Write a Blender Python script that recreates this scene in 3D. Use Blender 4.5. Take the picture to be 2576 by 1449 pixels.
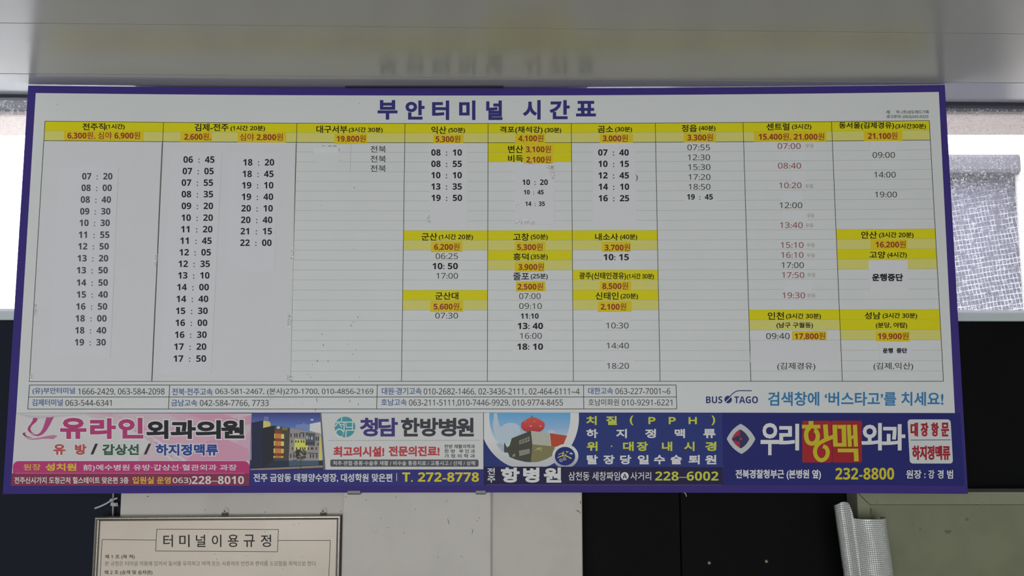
import bpy, bmesh, math, random
from mathutils import Vector, Matrix, geometry, noise
random.seed(4)
S = bpy.context.scene
for o in list(bpy.data.objects): bpy.data.objects.remove(o)
# ------------------------------------------------------------------ camera, world, light, exposure
ZB = 1.36                                   # height of the board's lower edge above the floor
F = 2000.0                                  # focal length in pixels of the 2576 px wide frame
CAMP = Vector((0.06923419, -2.01795483, ZB + 0.31150696))
PITCH, ROLL, YAW = 0.1003595, -0.00036605, -0.00101635
FW = Vector((math.sin(YAW)*math.cos(PITCH), math.cos(YAW)*math.cos(PITCH), math.sin(PITCH)))
RT = Vector((math.cos(YAW), -math.sin(YAW), 0)); UP = RT.cross(FW)
RT, UP = RT*math.cos(ROLL)+UP*math.sin(ROLL), UP*math.cos(ROLL)-RT*math.sin(ROLL)
cam = bpy.data.cameras.new('camera'); camo = bpy.data.objects.new('camera', cam)
S.collection.objects.link(camo); S.camera = camo
cam.sensor_fit = 'HORIZONTAL'; cam.sensor_width = 36.0; cam.lens = 36.0*F/2576.0
cam.clip_start = 0.02
camo.matrix_world = Matrix(((RT.x, UP.x, -FW.x, CAMP.x), (RT.y, UP.y, -FW.y, CAMP.y), (RT.z, UP.z, -FW.z, CAMP.z), (0, 0, 0, 1)))
S.view_settings.view_transform = 'Standard'; S.view_settings.look = 'None'
S.view_settings.gamma = 1.0; S.view_settings.use_curve_mapping = False
S.view_settings.exposure = 0.12
w = bpy.data.worlds.new('overcast_sky'); S.world = w; w.use_nodes = True
bg = w.node_tree.nodes['Background']
bg.inputs[0].default_value = (0.86, 0.92, 1.0, 1); bg.inputs[1].default_value = 7.0
def area(name, loc, rot, sx, sy, power, col):
    l = bpy.data.lights.new(name, 'AREA'); l.shape = 'RECTANGLE'; l.size = sx; l.size_y = sy; l.energy = power; l.color = col
    o = bpy.data.objects.new(name, l); S.collection.objects.link(o); o.location = loc; o.rotation_euler = rot
    return o
# added area lamp lighting the room from behind the camera; no entrance is built
area('back_fill_light', (-0.6, -6.2, 1.35), (math.radians(90), 0, 0), 5.0, 2.3, 146.0, (0.97, 0.995, 1.0))

# ------------------------------------------------------------------ helpers
def lin(c):
    c /= 255.0
    return c/12.92 if c <= 0.04045 else ((c+0.055)/1.055)**2.4
def pc(rgb, k=2.1):                         # colour seen in the photograph -> albedo (board white = 165)
    return tuple(min(0.86, lin(v)*k) for v in rgb)
MATS = {}
def mat(rgb, rough=0.55, k=2.1, metal=0.0, spec=0.15, bump=0.0, bscale=60.0, var=0.0, vscale=6.0, stain=None):
    key = (rgb, rough, k, metal, spec, bump, bscale, var, vscale, stain)
    if key in MATS: return MATS[key]
    m = bpy.data.materials.new('paint'); m.use_nodes = True
    nt = m.node_tree; b = nt.nodes['Principled BSDF']; col = pc(rgb, k)
    b.inputs['Base Color'].default_value = (*col, 1); b.inputs['Roughness'].default_value = rough
    b.inputs['Metallic'].default_value = metal; b.inputs['Specular IOR Level'].default_value = spec
    tc = nt.nodes.new('ShaderNodeTexCoord')
    if var:
        n = nt.nodes.new('ShaderNodeTexNoise'); n.inputs['Scale'].default_value = vscale; n.inputs['Detail'].default_value = 6
        nt.links.new(tc.outputs['Object'], n.inputs['Vector'])
        mx = nt.nodes.new('ShaderNodeMix'); mx.data_type = 'RGBA'
        d = stain if stain else tuple(c*(1-var) for c in col)
        mx.inputs[6].default_value = (*col, 1); mx.inputs[7].default_value = (*d, 1)
        rp = nt.nodes.new('ShaderNodeMapRange'); rp.inputs[1].default_value = 0.45; rp.inputs[2].default_value = 0.75
        nt.links.new(n.outputs[0], rp.inputs[0]); nt.links.new(rp.outputs[0], mx.inputs[0])
        nt.links.new(mx.outputs[2], b.inputs['Base Color'])
    if bump:
        n = nt.nodes.new('ShaderNodeTexNoise'); n.inputs['Scale'].default_value = bscale; n.inputs['Detail'].default_value = 4
        nt.links.new(tc.outputs['Object'], n.inputs['Vector'])
        bp_ = nt.nodes.new('ShaderNodeBump'); bp_.inputs['Strength'].default_value = bump; bp_.inputs['Distance'].default_value = 0.004
        nt.links.new(n.outputs[0], bp_.inputs['Height']); nt.links.new(bp_.outputs[0], b.inputs['Normal'])
    MATS[key] = m
    return m
def gradmat(stops, z0, z1, axis=2, k=2.1, rough=0.55):   # a printed colour ramp along one axis of the sheet
    m = bpy.data.materials.new('printed_gradient'); m.use_nodes = True; nt = m.node_tree
    b = nt.nodes['Principled BSDF']; b.inputs['Roughness'].default_value = rough; b.inputs['Specular IOR Level'].default_value = 0.35
    tc = nt.nodes.new('ShaderNodeTexCoord'); sx = nt.nodes.new('ShaderNodeSeparateXYZ')
    nt.links.new(tc.outputs['Object'], sx.inputs[0])
    mr = nt.nodes.new('ShaderNodeMapRange'); mr.inputs[1].default_value = z0; mr.inputs[2].default_value = z1
    nt.links.new(sx.outputs[axis], mr.inputs[0])
    cr = nt.nodes.new('ShaderNodeValToRGB'); nt.links.new(mr.outputs[0], cr.inputs[0])
    e = cr.color_ramp.elements
    while len(e) < len(stops): e.new(0.5)
    for i, (p, c) in enumerate(stops): e[i].position = p; e[i].color = (*pc(c, k), 1)
    nt.links.new(cr.outputs[0], b.inputs['Base Color'])
    return m
def link(o): S.collection.objects.link(o); return o
def tag(o, label=None, cat=None, group=None, kind=None):
    if label: o['label'] = label
    if cat: o['category'] = cat
    if group: o['group'] = group
    if kind: o['kind'] = kind
    return o
def empty(name, loc):
    o = bpy.data.objects.new(name, None); o.location = loc; o.empty_display_size = 0.1
    return link(o)
def rootloc(p):
    v = Vector((0, 0, 0))
    while p is not None: v = v + Vector(p.location); p = p.parent
    return v
def mk(name, verts, faces, m, parent=None, smooth=False):
    L = rootloc(parent)
    lx, ly, lz = L
    me = bpy.data.meshes.new(name); me.from_pydata([(v[0]-lx, v[1]-ly, v[2]-lz) for v in verts], [], faces)
    me.materials.append(m); me.update()
    if smooth:
        for p in me.polygons: p.use_smooth = True
    o = link(bpy.data.objects.new(name, me)); o.parent = parent
    return o
def box(x0, x1, y0, y1, z0, z1, vs=None, fs=None):
    vs = [] if vs is None else vs; fs = [] if fs is None else fs
    b = len(vs)
    vs += [(x0,y0,z0),(x1,y0,z0),(x1,y1,z0),(x0,y1,z0),(x0,y0,z1),(x1,y0,z1),(x1,y1,z1),(x0,y1,z1)]
    fs += [tuple(b+i for i in f) for f in ((0,3,2,1),(4,5,6,7),(0,1,5,4),(1,2,6,5),(2,3,7,6),(3,0,4,7))]
    return vs, fs
def bevelled(name, x0, x1, y0, y1, z0, z1, m, parent=None, bev=0.003, seg=2, fn=None):
    vs, fs = box(x0, x1, y0, y1, z0, z1)
    bm = bmesh.new(); vv = [bm.verts.new(v) for v in vs]
    for f in fs: bm.faces.new([vv[i] for i in f])
    if bev: bmesh.ops.bevel(bm, geom=bm.edges[:], offset=bev, segments=seg, affect='EDGES', profile=0.5)
    bm.verts.index_update()
    V = [fn(v.co) if fn else v.co.copy() for v in bm.verts]; Fc = [tuple(v.index for v in f.verts) for f in bm.faces]
    bm.free()
    return mk(name, V, Fc, m, parent)
def tube(pts, r, seg=8, caps=True):
    pts = [Vector(p) for p in pts]; vs, fs = [], []; n = len(pts)
    for i, p in enumerate(pts):
        t = (pts[min(i+1, n-1)]-pts[max(i-1, 0)]).normalized()
        a = t.cross(Vector((0, 1, 0.02)));  a = a if a.length > 1e-4 else t.cross(Vector((1, 0, 0)))
        a.normalize(); b = t.cross(a)
        for k in range(seg):
            th = 2*math.pi*k/seg; vs.append(p+(a*math.cos(th)+b*math.sin(th))*r)
    for i in range(n-1):
        for k in range(seg):
            k2 = (k+1) % seg; fs.append((i*seg+k, i*seg+k2, (i+1)*seg+k2, (i+1)*seg+k))
    if caps: fs.append(tuple(range(seg))[::-1]); fs.append(tuple((n-1)*seg+k for k in range(seg)))
    return vs, fs
def ray(px, py): return FW + RT*((px-1288.0)/F) + UP*((724.5-py)/F)
# the board: a thin panel bowed back in its middle, where it is fixed to the pillar
BW, BH, BOW = 2.4, 1.0485454, 0.02407224
def bow(u): return BOW*(1-(2*u/BW)**2)
_F3, _R3, _U3 = tuple(FW), tuple(RT), tuple(UP); _cx, _cy, _cz = tuple(CAMP)
def ray3(px, py):
    a, b = (px-1288.0)/F, (724.5-py)/F
    return (_F3[0]+_R3[0]*a+_U3[0]*b, _F3[1]+_R3[1]*a+_U3[1]*b, _F3[2]+_R3[2]*a+_U3[2]*b)
class Board:
    def uv(s, px, py):
        dx, dy, dz = ray3(px, py); t = -_cy/dy
        for _ in range(4): u = _cx+dx*t; t = (BOW*(1-(2*u/BW)**2)-_cy)/dy
        return _cx+dx*t, _cz+dz*t
    def pt(s, u, v, off): return Vector((u, BOW*(1-(2*u/BW)**2)-off, v))
class Plane:
    def __init__(s, y): s.y = y
    def uv(s, px, py):
        d = ray(px, py); P = CAMP + d*((s.y-CAMP.y)/d.y); return P.x, P.z
    def pt(s, u, v, off): return Vector((u, s.y-off, v))
BD = Board()
def quad(name, pts, off, m, parent, sf=BD, back=None, lift=None, nseg=None):
    """sheet lying on a surface; four corners in reading order; back = depth its edges go down to"""
    a, b, c, d = [Vector(sf.uv(*p)) for p in pts]            # tl tr br bl
    nx = nseg or max(1, int(((b-a).length)/0.05)+1); ny = 1 if lift is None else 24
    vs, fs = [], []
    for j in range(ny+1):
        for i in range(nx+1):
            s, t = i/nx, j/ny
            p = (a*(1-s)+b*s)*(1-t)+(d*(1-s)+c*s)*t
            vs.append(sf.pt(p.x, p.y, off + (lift(s, t) if lift else 0)))
    W_ = nx+1
    for j in range(ny):
        for i in range(nx):
            k = j*W_+i; fs.append((k, k+W_, k+W_+1, k+1))
    if back is not None:
        ring = [i for i in range(nx+1)]+[j*W_+nx for j in range(1, ny+1)]+[ny*W_+i for i in range(nx-1, -1, -1)]+[j*W_ for j in range(ny-1, 0, -1)]
        n0 = len(vs)
        for i in ring:
            v = vs[i]; vs.append(Vector((v.x, sf.pt(v.x, v.z, back).y, v.z)))
        R_ = len(ring)
        for i in range(R_): fs.append((ring[i], ring[(i+1) % R_], n0+(i+1) % R_, n0+i))
    return mk(name, vs, fs, m, parent)
def rect(name, x0, y0, x1, y1, off, m, parent, **k): return quad(name, [(x0,y0),(x1,y0),(x1,y1),(x0,y1)], off, m, parent, **k)
def poly(name, pts, off, m, parent, sf=BD): return multi(name, [pts], off, m, parent, sf)
def multi(name, polys, off, m, parent, sf=BD):              # one printed motif made of several pieces
    vs, fs = [], []
    for pts in polys:
        p2 = [Vector((*sf.uv(*p), 0)) for p in pts]; b0 = len(vs)
        for t in geometry.tessellate_polygon([p2]):
            a, b, c = [p2[i] for i in t]
            t = tuple(t) if (b-a).cross(c-a).z > 0 else tuple(reversed(t))
            st = [t]
            while st:                                       # keep triangles short so that they follow the bow
                t = st.pop(); d = [abs(p2[t[i]].x-p2[t[(i+1) % 3]].x) for i in range(3)]; k = d.index(max(d))
                if d[k] < 0.06: fs.append(tuple(b0+i for i in t)); continue
                i, j, l = t[k], t[(k+1) % 3], t[(k+2) % 3]; p2.append((p2[i]+p2[j])/2); n_ = len(p2)-1; st += [(i, n_, l), (n_, j, l)]
        vs += [sf.pt(p.x, p.y, off) for p in p2]
    return mk(name, vs, fs, m, parent)
def seg_pts(p, q, wd, n=1):
    dx, dy = q[0]-p[0], q[1]-p[1]; L = math.hypot(dx, dy); nx, ny = -dy/L*wd/2, dx/L*wd/2
    out = []
    for i in range(n):
        a = (p[0]+dx*i/n, p[1]+dy*i/n); b = (p[0]+dx*(i+1)/n, p[1]+dy*(i+1)/n)
        out.append([(a[0]+nx,a[1]+ny),(b[0]+nx,b[1]+ny),(b[0]-nx,b[1]-ny),(a[0]-nx,a[1]-ny)])
    return out
def lines(name, segs, wd, off, m, parent, sf=BD):
    ps = []
    for p, q in segs: ps += seg_pts(p, q, wd, max(1, int(math.hypot(q[0]-p[0], q[1]-p[1])/60)))
    return multi(name, ps, off, m, parent, sf)
def ell(cx, cy, rx, ry, n=40, a0=0, a1=360):
    return [(cx+rx*math.cos(math.radians(a0+(a1-a0)*i/n)), cy+ry*math.sin(math.radians(a0+(a1-a0)*i/n))) for i in range(n+(0 if a1-a0 == 360 else 1))]
def rrect(x0, y0, x1, y1, r, tl=1, tr=1, br=1, bl=1):
    P = []
    for (cx, cy, a, on, kx, ky) in ((x1-r,y0+r,-90,tr,x1,y0),(x1-r,y1-r,0,br,x1,y1),(x0+r,y1-r,90,bl,x0,y1),(x0+r,y0+r,180,tl,x0,y0)):
        P += [(cx+r*math.cos(math.radians(a+15*i)), cy+r*math.sin(math.radians(a+15*i))) for i in range(7)] if on else [(kx, ky)]
    return P
def ribbon(pts, ws):                                        # tapered stroke through points
    L, R = [], []
    n = len(pts)
    for i, p in enumerate(pts):
        a, b = pts[max(i-1, 0)], pts[min(i+1, n-1)]; dx, dy = b[0]-a[0], b[1]-a[1]; l = math.hypot(dx, dy) or 1
        L.append((p[0]-dy/l*ws[i]/2, p[1]+dx/l*ws[i]/2)); R.append((p[0]+dy/l*ws[i]/2, p[1]-dx/l*ws[i]/2))
    return [[L[i], L[i+1], R[i+1], R[i]] for i in range(n-1)]
def curve(pts, n=24):                                       # Catmull-Rom through points
    P = [pts[0]]+list(pts)+[pts[-1]]; out = []
    for k in range(n+1):
        t = k/n*(len(pts)-1); i = min(int(t), len(pts)-2); t -= i; a, b, c, d = P[i:i+4]
        out.append(tuple(0.5*((2*b[j])+(-a[j]+c[j])*t+(2*a[j]-5*b[j]+4*c[j]-d[j])*t*t+(-a[j]+3*b[j]-3*c[j]+d[j])*t**3) for j in (0, 1)))
    return out
# lettering: glyph outlines of Blender's own font, filled, fitted to a box on the surface
GL = {}
FC = bpy.data.curves.new('glyph_source', 'FONT'); FC.size = 1.0; FC.resolution_u = 3; FO = bpy.data.objects.new('glyph_source', FC)
def style(s, bold):
    o = ''
    for ch in s:
        c = ord(ch)
        if 48 <= c <= 57: o += chr((0x1D7EC if bold else 0x1D7E2)+c-48)
        elif 65 <= c <= 90: o += chr((0x1D5D4 if bold else 0x1D5A0)+c-65)
        else: o += ch
    return o
def glyphs(s):
    if s in GL: return GL[s]
    FC.body = s; me = bpy.data.meshes.new_from_object(FO)
    V = [(v.co.x, v.co.y) for v in me.vertices]; Fc = [tuple(p.vertices) for p in me.polygons]
    cnt = {}
    par = list(range(len(V)))
    def root(a):
        while par[a] != a: par[a] = par[par[a]]; a = par[a]
        return a
    for q, f in enumerate(Fc):
        if sum(V[f[i]][0]*V[f[(i+1) % len(f)]][1]-V[f[(i+1) % len(f)]][0]*V[f[i]][1] for i in range(len(f))) < 0: f = Fc[q] = f[::-1]
        for i in range(len(f)):
            a, b = f[i], f[(i+1) % len(f)]; par[root(a)] = root(b)
            if (b, a) in cnt: del cnt[b, a]
            else: cnt[a, b] = 1
    E_ = list(cnt); rt = sorted({root(a) for a in range(len(V))}); ix = {r: k % 6 for k, r in enumerate(rt)}
    I_ = [ix[root(a)] for a in range(len(V))]
    bpy.data.meshes.remove(me)
    GL[s] = (V, Fc, E_, I_); return GL[s]
def text_geo(items, bold=0.0, outline=None):
    """items: (string, x0, x1, y0, y1, heavy) boxes in photo pixels; bold = extra stroke width in px, grown along the outline's normals"""
    vs, fs, isl = [], [], []
    for s, x0, x1, y0, y1, heavy in items:
        V, Fc, E_, I_ = glyphs(style(s, heavy))
        ax, bx = min(v[0] for v in V), max(v[0] for v in V); ay, by = min(v[1] for v in V), max(v[1] for v in V)
        sx, sy = (x1-x0-bold)/(bx-ax), (y1-y0-bold)/(by-ay)
        P = [(x0+bold/2+(v[0]-ax)*sx, y1-bold/2-(v[1]-ay)*sy) for v in V]
        h = (outline if outline else bold)/2
        if h:
            N = [[] for _ in P]
            for a, b in E_:
                dx, dy = P[b][0]-P[a][0], P[b][1]-P[a][1]; l = math.hypot(dx, dy)
                if l < 1e-5: continue
                n = (dy/l, -dx/l); N[a].append(n); N[b].append(n)
            Q = []
            for p, ns in zip(P, N):
                if not ns: Q.append(p); continue
                mx, my = sum(n[0] for n in ns)/len(ns), sum(n[1] for n in ns)/len(ns); l2 = max(0.30, mx*mx+my*my)
                Q.append((p[0]-mx/l2*h, p[1]-my/l2*h))
            P = Q
        b0 = len(vs); vs += P; fs += [tuple(b0+i for i in f) for f in Fc]; isl += I_
    return vs, fs, isl
def text(name, items, off, m, parent, bold=0.0, outline=None, heavy=False, sf=BD):
    if len(items) > 1:
        for t in items: o = text(name, [t], off, m, parent, bold, outline, heavy, sf)
        return o
    it = [(t[0].replace(' : ', '  :  '), t[1], t[2], t[3], t[4], heavy) for t in items]
    vs, fs, isl = text_geo(it, bold, outline)
    P = [Vector(sf.uv(*p)) for p in vs]
    out = []
    for f in fs:
        a, b, c = P[f[0]], P[f[1]], P[f[2]]
        out.append(f if (b-a).cross(c-a) > 0 else tuple(reversed(f)))
    return mk(name, [sf.pt(p.x, p.y, off+0.000012*k) for p, k in zip(P, isl)], out, m, parent)
def cxy(s, cx, cy, wd, h): return (s, cx-wd/2, cx+wd/2, cy-h/2, cy+h/2)
def xx(s, x0, x1, cy, h): return (s, x0, x1, cy-h/2, cy+h/2)

# ------------------------------------------------------------------ the setting
CZ = ZB + 1.0515                                            # ceiling height, just above the board
SL = 0.0274
def wy(x): return 0.107 + SL*x                              # face of the window wall, slightly skewed to the board
M_ceil = mat((138,137,131), rough=0.21, spec=0.6, var=0.05, vscale=2.5)
M_mould = mat((128,128,129), rough=0.16, spec=0.9)
M_white = mat((152,148,143), rough=0.6, bump=0.25, bscale=26, var=0.10, vscale=9)
M_pillar = mat((153,150,145), rough=0.55, bump=0.35, bscale=22, var=0.08, vscale=7)
M_dark = mat((12,12,13), rough=0.6, spec=0.05, var=0.2, vscale=3)
M_navy_glare = mat((22,25,34), rough=0.55, spec=0.08, var=0.15, vscale=3)  # navy, with the bluish veil of window glare put into the colour
M_frame = mat((150,158,158), rough=0.4, spec=0.4)
M_gap = mat((45,45,50), rough=0.6)
def skew(v, base=0.0): return Vector((v.x, v.y + SL*v.x, v.z))
ceil = empty('ceiling', (0, 0, CZ)); tag(ceil, kind='structure', label='glossy pale ceiling panels above the timetable board')
# panels run along the wall, 30 cm wide, open joints of 2 mm; the piece by the wall is a white moulding
y1 = -0.0440
for i in range(22):
    y0 = y1 - 0.300
    bevelled('ceiling_panel', -4.2, 4.2, y0+0.001, y1-0.001, CZ, CZ+0.012, M_ceil, ceil, bev=0.0006, seg=1, fn=skew)
    y1 = y0
bevelled('ceiling_moulding', -4.2, 4.2, -0.0430, 0.107, CZ-0.0005, CZ+0.012, M_mould, ceil, bev=0.0006, seg=1, fn=skew)
bevelled('backing_board', -4.2, 4.2, -6.75, 0.40, CZ+0.013, CZ+0.04, M_gap, ceil, bev=0, fn=skew)
M_floor = mat((75,72,68), rough=0.35, var=0.1)
fl = tag(bevelled('floor', -4.2, 4.2, -6.75, 0.4, -0.04, 0.0, M_floor, None, bev=0), kind='structure')
M_room = mat((150,150,146), rough=0.7)
tag(bevelled('wall_left', -4.3, -4.2, -6.75, 0.2, 0, CZ, M_room, None, bev=0), kind='structure')
tag(bevelled('wall_right', 4.2, 4.3, -6.75, 0.35, 0, CZ, M_room, None, bev=0), kind='structure')
tag(bevelled('wall_front', -4.3, 4.3, -6.85, -6.75, 0, CZ, M_room, None, bev=0), kind='structure')
# window wall: dark boards below the window ledge
SILL = ZB + 0.437; SILT = ZB + 0.468
wb = empty('wall_back', (0, 0.1, 0)); tag(wb, kind='structure', label='dark boarded wall below the window band')
def wallbox(name, x0, x1, d0, d1, z0, z1, m, parent, bev=0.001):
    return bevelled(name, x0, x1, 0.107+d0, 0.107+d1, z0, z1, m, parent, bev=bev, seg=1, fn=skew)
SX = 0.509                                                  # the open joint between the black boards
for x0, x1, mm in ((-4.2,-2.75,M_navy_glare),(-2.75,-1.55,M_navy_glare),(-1.55,-0.60,M_navy_glare),(-0.60,SX-0.0012,M_dark),(SX+0.0012,1.72,M_dark),(1.72,2.94,M_dark),(2.94,4.2,M_dark)):
    wallbox('wall_board', x0+0.0005, x1-0.0005, 0, 0.02, 0, SILL-0.001, mm, wb)
wallbox('backing_wall', -4.2, 4.2, 0.021, 0.12, 0, SILL-0.002, mat((50,32,28), rough=0.8), wb)
for px, py in ((1784,1416),(1929,1413)):
    d = ray(px, py); P = CAMP + d*((wy(0.6)-CAMP.y)/d.y); P.y = wy(P.x)
    vs, fs = [], []
    for j in range(5):
        r = 0.0048*math.cos(j/4*math.pi/2); zz = 0.0042*math.sin(j/4*math.pi/2)
        for k in range(12): vs.append((P.x+r*math.cos(k*math.pi/6), P.y-zz, P.z+r*math.sin(k*math.pi/6)))
    for j in range(4):
        for k in range(12): fs.append((j*12+k, j*12+(k+1) % 12, (j+1)*12+(k+1) % 12, (j+1)*12+k))
    nail = mk('nail_head', vs, fs, mat((120,116,96), rough=0.4, metal=0.6), wb, smooth=True)
# white pillar behind the board: a proud pilaster between two recessed panels
pl = empty('wall_center', (0, 0.1, 0)); tag(pl, kind='structure', label='white painted pillar with a proud middle strip')
def xat(px, py, Y): d = ray(px, py); return (CAMP + d*((Y-CAMP.y)/d.y)).x
xa, xb, xc, xd = xat(301,1290,.048), xat(861,1290,.0305), xat(1236,1290,.0305), xat(1465,1290,.048)
bevelled('recessed_panel', xa, xb+0.004, 0.048, wy(xa)-0.002, 0, CZ-0.001, M_white, pl, bev=0.004)
bevelled('pilaster', xb, xc, 0.0305, 0.09, 0, CZ-0.001, M_pillar, pl, bev=0.005, seg=3)
bevelled('recessed_panel', xc-0.004, xd, 0.048, 0.112, 0, CZ-0.001, M_white, pl, bev=0.004)
# paint blisters and dents on the pilaster
def blister(px, py, r, Y):
    d = ray(px, py); P = CAMP + d*((Y-CAMP.y)/d.y); vs, fs = [], []
    for k in range(14):
        for j, (rr, h) in enumerate(((1.35,-0.0005),(1.0,0.0016),(0.62,-0.0003))):
            a = 2*math.pi*k/14; q = r*rr*(1+0.18*math.sin(3*a+px)); vs.append((P.x+q*math.cos(a), Y-h, P.z+q*math.sin(a)))
    for k in range(14):
        for j in range(2): a0, a1 = k*3+j, ((k+1) % 14)*3+j; fs.append((a0, a1, a1+1, a0+1))
    return mk('paint_blister', vs, fs, M_pillar, pl, smooth=True)
blister(967, 1349, 0.005, 0.0305); blister(943, 1330, 0.009, 0.0305)
def chip(pts, ws, Y):
    return multi('paint_chip', ribbon(pts, ws), 0.0004, mat((70,66,62), rough=0.8), pl, sf=Plane(Y))
chip([(1126,1304),(1128,1312),(1131,1320)], [0.6,1.6,0.5], 0.0305); chip([(1188,1330),(1189,1338),(1186,1345)], [0.6,1.4,0.4], 0.0305)
chip([(1448,1284),(1454,1285),(1460,1291)], [0.8,2.2,1.2], 0.048); chip([(1461,1260),(1460,1268)], [2.2,1.2], 0.048)
for px, py in ((958,1304),(977,1327),(1016,1340),(1161,1400),(996,1250),(1124,1260),(1200,1310),(1206,1302),(870,1250),(921,1258),(1045,1281),(1102,1402)):
    poly('paint_chip', ell(px, py, 1.2, 1.2, 8), 0.0004, mat((85,80,76), rough=0.8), pl, sf=Plane(0.0305))
for px, py in ((372,1249),(516,1283),(667,1288),(400,1300),(857,1286),(603,1296)):
    poly('paint_chip', ell(px, py, 2.6 if px == 372 else 1.3, 1.2, 8), 0.0004, mat((72,64,58), rough=0.8), pl, sf=Plane(0.048))
# windows left and right of the pillar, covered with translucent insulating film
def filmmat(right):
    m = bpy.data.materials.new('bubble_film'); m.use_nodes = True; nt = m.node_tree; N = nt.nodes; Lk = nt.links
    N.remove(N['Principled BSDF']); out = N['Material Output']
    tc = N.new('ShaderNodeTexCoord')
    mp = N.new('ShaderNodeMapping'); mp.inputs['Rotation'].default_value = (0, math.radians(9), 0); Lk.new(tc.outputs['Object'], mp.inputs['Vector'])
    nz = N.new('ShaderNodeTexNoise'); nz.inputs['Scale'].default_value = 14; Lk.new(tc.outputs['Object'], nz.inputs['Vector'])
    wob = N.new('ShaderNodeMix'); wob.data_type = 'VECTOR'; wob.inputs[0].default_value = 0.007
    Lk.new(mp.outputs[0], wob.inputs[4]); Lk.new(nz.outputs[1], wob.inputs[5])
    sx = N.new('ShaderNodeSeparateXYZ'); Lk.new(wob.outputs[1], sx.inputs[0])
    def wave(sock, scale, lo):
        mu = N.new('ShaderNodeMath'); mu.operation = 'MULTIPLY'; mu.inputs[1].default_value = scale; Lk.new(sock, mu.inputs[0])
        fr = N.new('ShaderNodeMath'); fr.operation = 'FRACT'; Lk.new(mu.outputs[0], fr.inputs[0])
        gt = N.new('ShaderNodeMath'); gt.operation = 'GREATER_THAN'; gt.inputs[1].default_value = lo; Lk.new(fr.outputs[0], gt.inputs[0])
        return gt.outputs[0]
    gx = wave(sx.outputs[0], 98.0, 0.84); gz = wave(sx.outputs[2], 72.0, 0.83)
    mxx = N.new('ShaderNodeMath'); mxx.operation = 'MAXIMUM'; Lk.new(gx, mxx.inputs[0]); Lk.new(gz, mxx.inputs[1])
    # the woven grid fades out towards the plain crumpled film at the top
    s2 = N.new('ShaderNodeSeparateXYZ'); Lk.new(tc.outputs['Object'], s2.inputs[0])
    fade = N.new('ShaderNodeMapRange'); fade.inputs[1].default_value = 0.43; fade.inputs[2].default_value = 0.30
    Lk.new(s2.outputs[2], fade.inputs[0])
    brk = N.new('ShaderNodeTexNoise'); brk.inputs['Scale'].default_value = 55; brk.inputs['Detail'].default_value = 5; Lk.new(tc.outputs['Object'], brk.inputs['Vector'])
    br = N.new('ShaderNodeMapRange'); br.inputs[1].default_value = 0.28; br.inputs[2].default_value = 0.55; Lk.new(brk.outputs[0], br.inputs[0])
    g1 = N.new('ShaderNodeMath'); g1.operation = 'MULTIPLY'; Lk.new(mxx.outputs[0], g1.inputs[0]); Lk.new(fade.outputs[0], g1.inputs[1])
    g2 = N.new('ShaderNodeMath'); g2.operation = 'MULTIPLY'; Lk.new(g1.outputs[0], g2.inputs[0]); Lk.new(br.outputs[0], g2.inputs[1])
    # crumple creases
    vo = N.new('ShaderNodeTexNoise'); vo.inputs['Scale'].default_value = 190; vo.inputs['Detail'].default_value = 6; vo.inputs['Distortion'].default_value = 0.5; Lk.new(tc.outputs['Object'], vo.inputs['Vector'])
    cr = N.new('ShaderNodeMapRange'); cr.inputs[1].default_value = 0.50; cr.inputs[2].default_value = 0.64; Lk.new(vo.outputs[0], cr.inputs[0])
    c2 = N.new('ShaderNodeMath'); c2.operation = 'MULTIPLY'; Lk.new(cr.outputs[0], c2.inputs[0]); Lk.new(br.outputs[0], c2.inputs[1])
    c3 = N.new('ShaderNodeMath'); c3.operation = 'MULTIPLY'; c3.inputs[1].default_value = 0.75; Lk.new(c2.outputs[0], c3.inputs[0])
    mm = N.new('ShaderNodeMath'); mm.operation = 'MAXIMUM'; Lk.new(g2.outputs[0], mm.inputs[0]); Lk.new(c3.outputs[0], mm.inputs[1])
    op = N.new('ShaderNodeMapRange'); op.inputs[3].default_value = 0.12; op.inputs[4].default_value = 0.90; Lk.new(mm.outputs[0], op.inputs[0])
    tr = N.new('ShaderNodeBsdfTransparent'); tr.inputs[0].default_value = (0.93, 0.92, 0.96, 1)
    tl = N.new('ShaderNodeBsdfTranslucent'); tl.inputs[0].default_value = (0.55, 0.535, 0.56, 1)
    df = N.new('ShaderNodeBsdfDiffuse'); df.inputs[0].default_value = (0.6, 0.58, 0.60, 1)
    gl = N.new('ShaderNodeBsdfGlossy'); gl.inputs['Roughness'].default_value = 0.25
    bu = N.new('ShaderNodeBump'); bu.inputs['Strength'].default_value = 0.5; bu.inputs['Distance'].default_value = 0.004
    Lk.new(mm.outputs[0], bu.inputs['Height']); Lk.new(bu.outputs[0], gl.inputs['Normal'])
    m1 = N.new('ShaderNodeMixShader'); m1.inputs[0].default_value = 0.25; Lk.new(tl.outputs[0], m1.inputs[1]); Lk.new(df.outputs[0], m1.inputs[2])
    m2 = N.new('ShaderNodeMixShader'); m2.inputs[0].default_value = 0.10; Lk.new(m1.outputs[0], m2.inputs[1]); Lk.new(gl.outputs[0], m2.inputs[2])
    m3 = N.new('ShaderNodeMixShader'); Lk.new(op.outputs[0], m3.inputs[0]); Lk.new(tr.outputs[0], m3.inputs[1]); Lk.new(m2.outputs[0], m3.inputs[2])
    Lk.new(m3.outputs[0], out.inputs[0])
    return m
M_glass = bpy.data.materials.new('window_glass'); M_glass.use_nodes = True
nt = M_glass.node_tree; nt.nodes.remove(nt.nodes['Principled BSDF'])
_t = nt.nodes.new('ShaderNodeBsdfTransparent'); _g = nt.nodes.new('ShaderNodeBsdfGlossy'); _g.inputs['Roughness'].default_value = 0.05
_f = nt.nodes.new('ShaderNodeMixShader'); _f.inputs[0].default_value = 0.06
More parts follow.
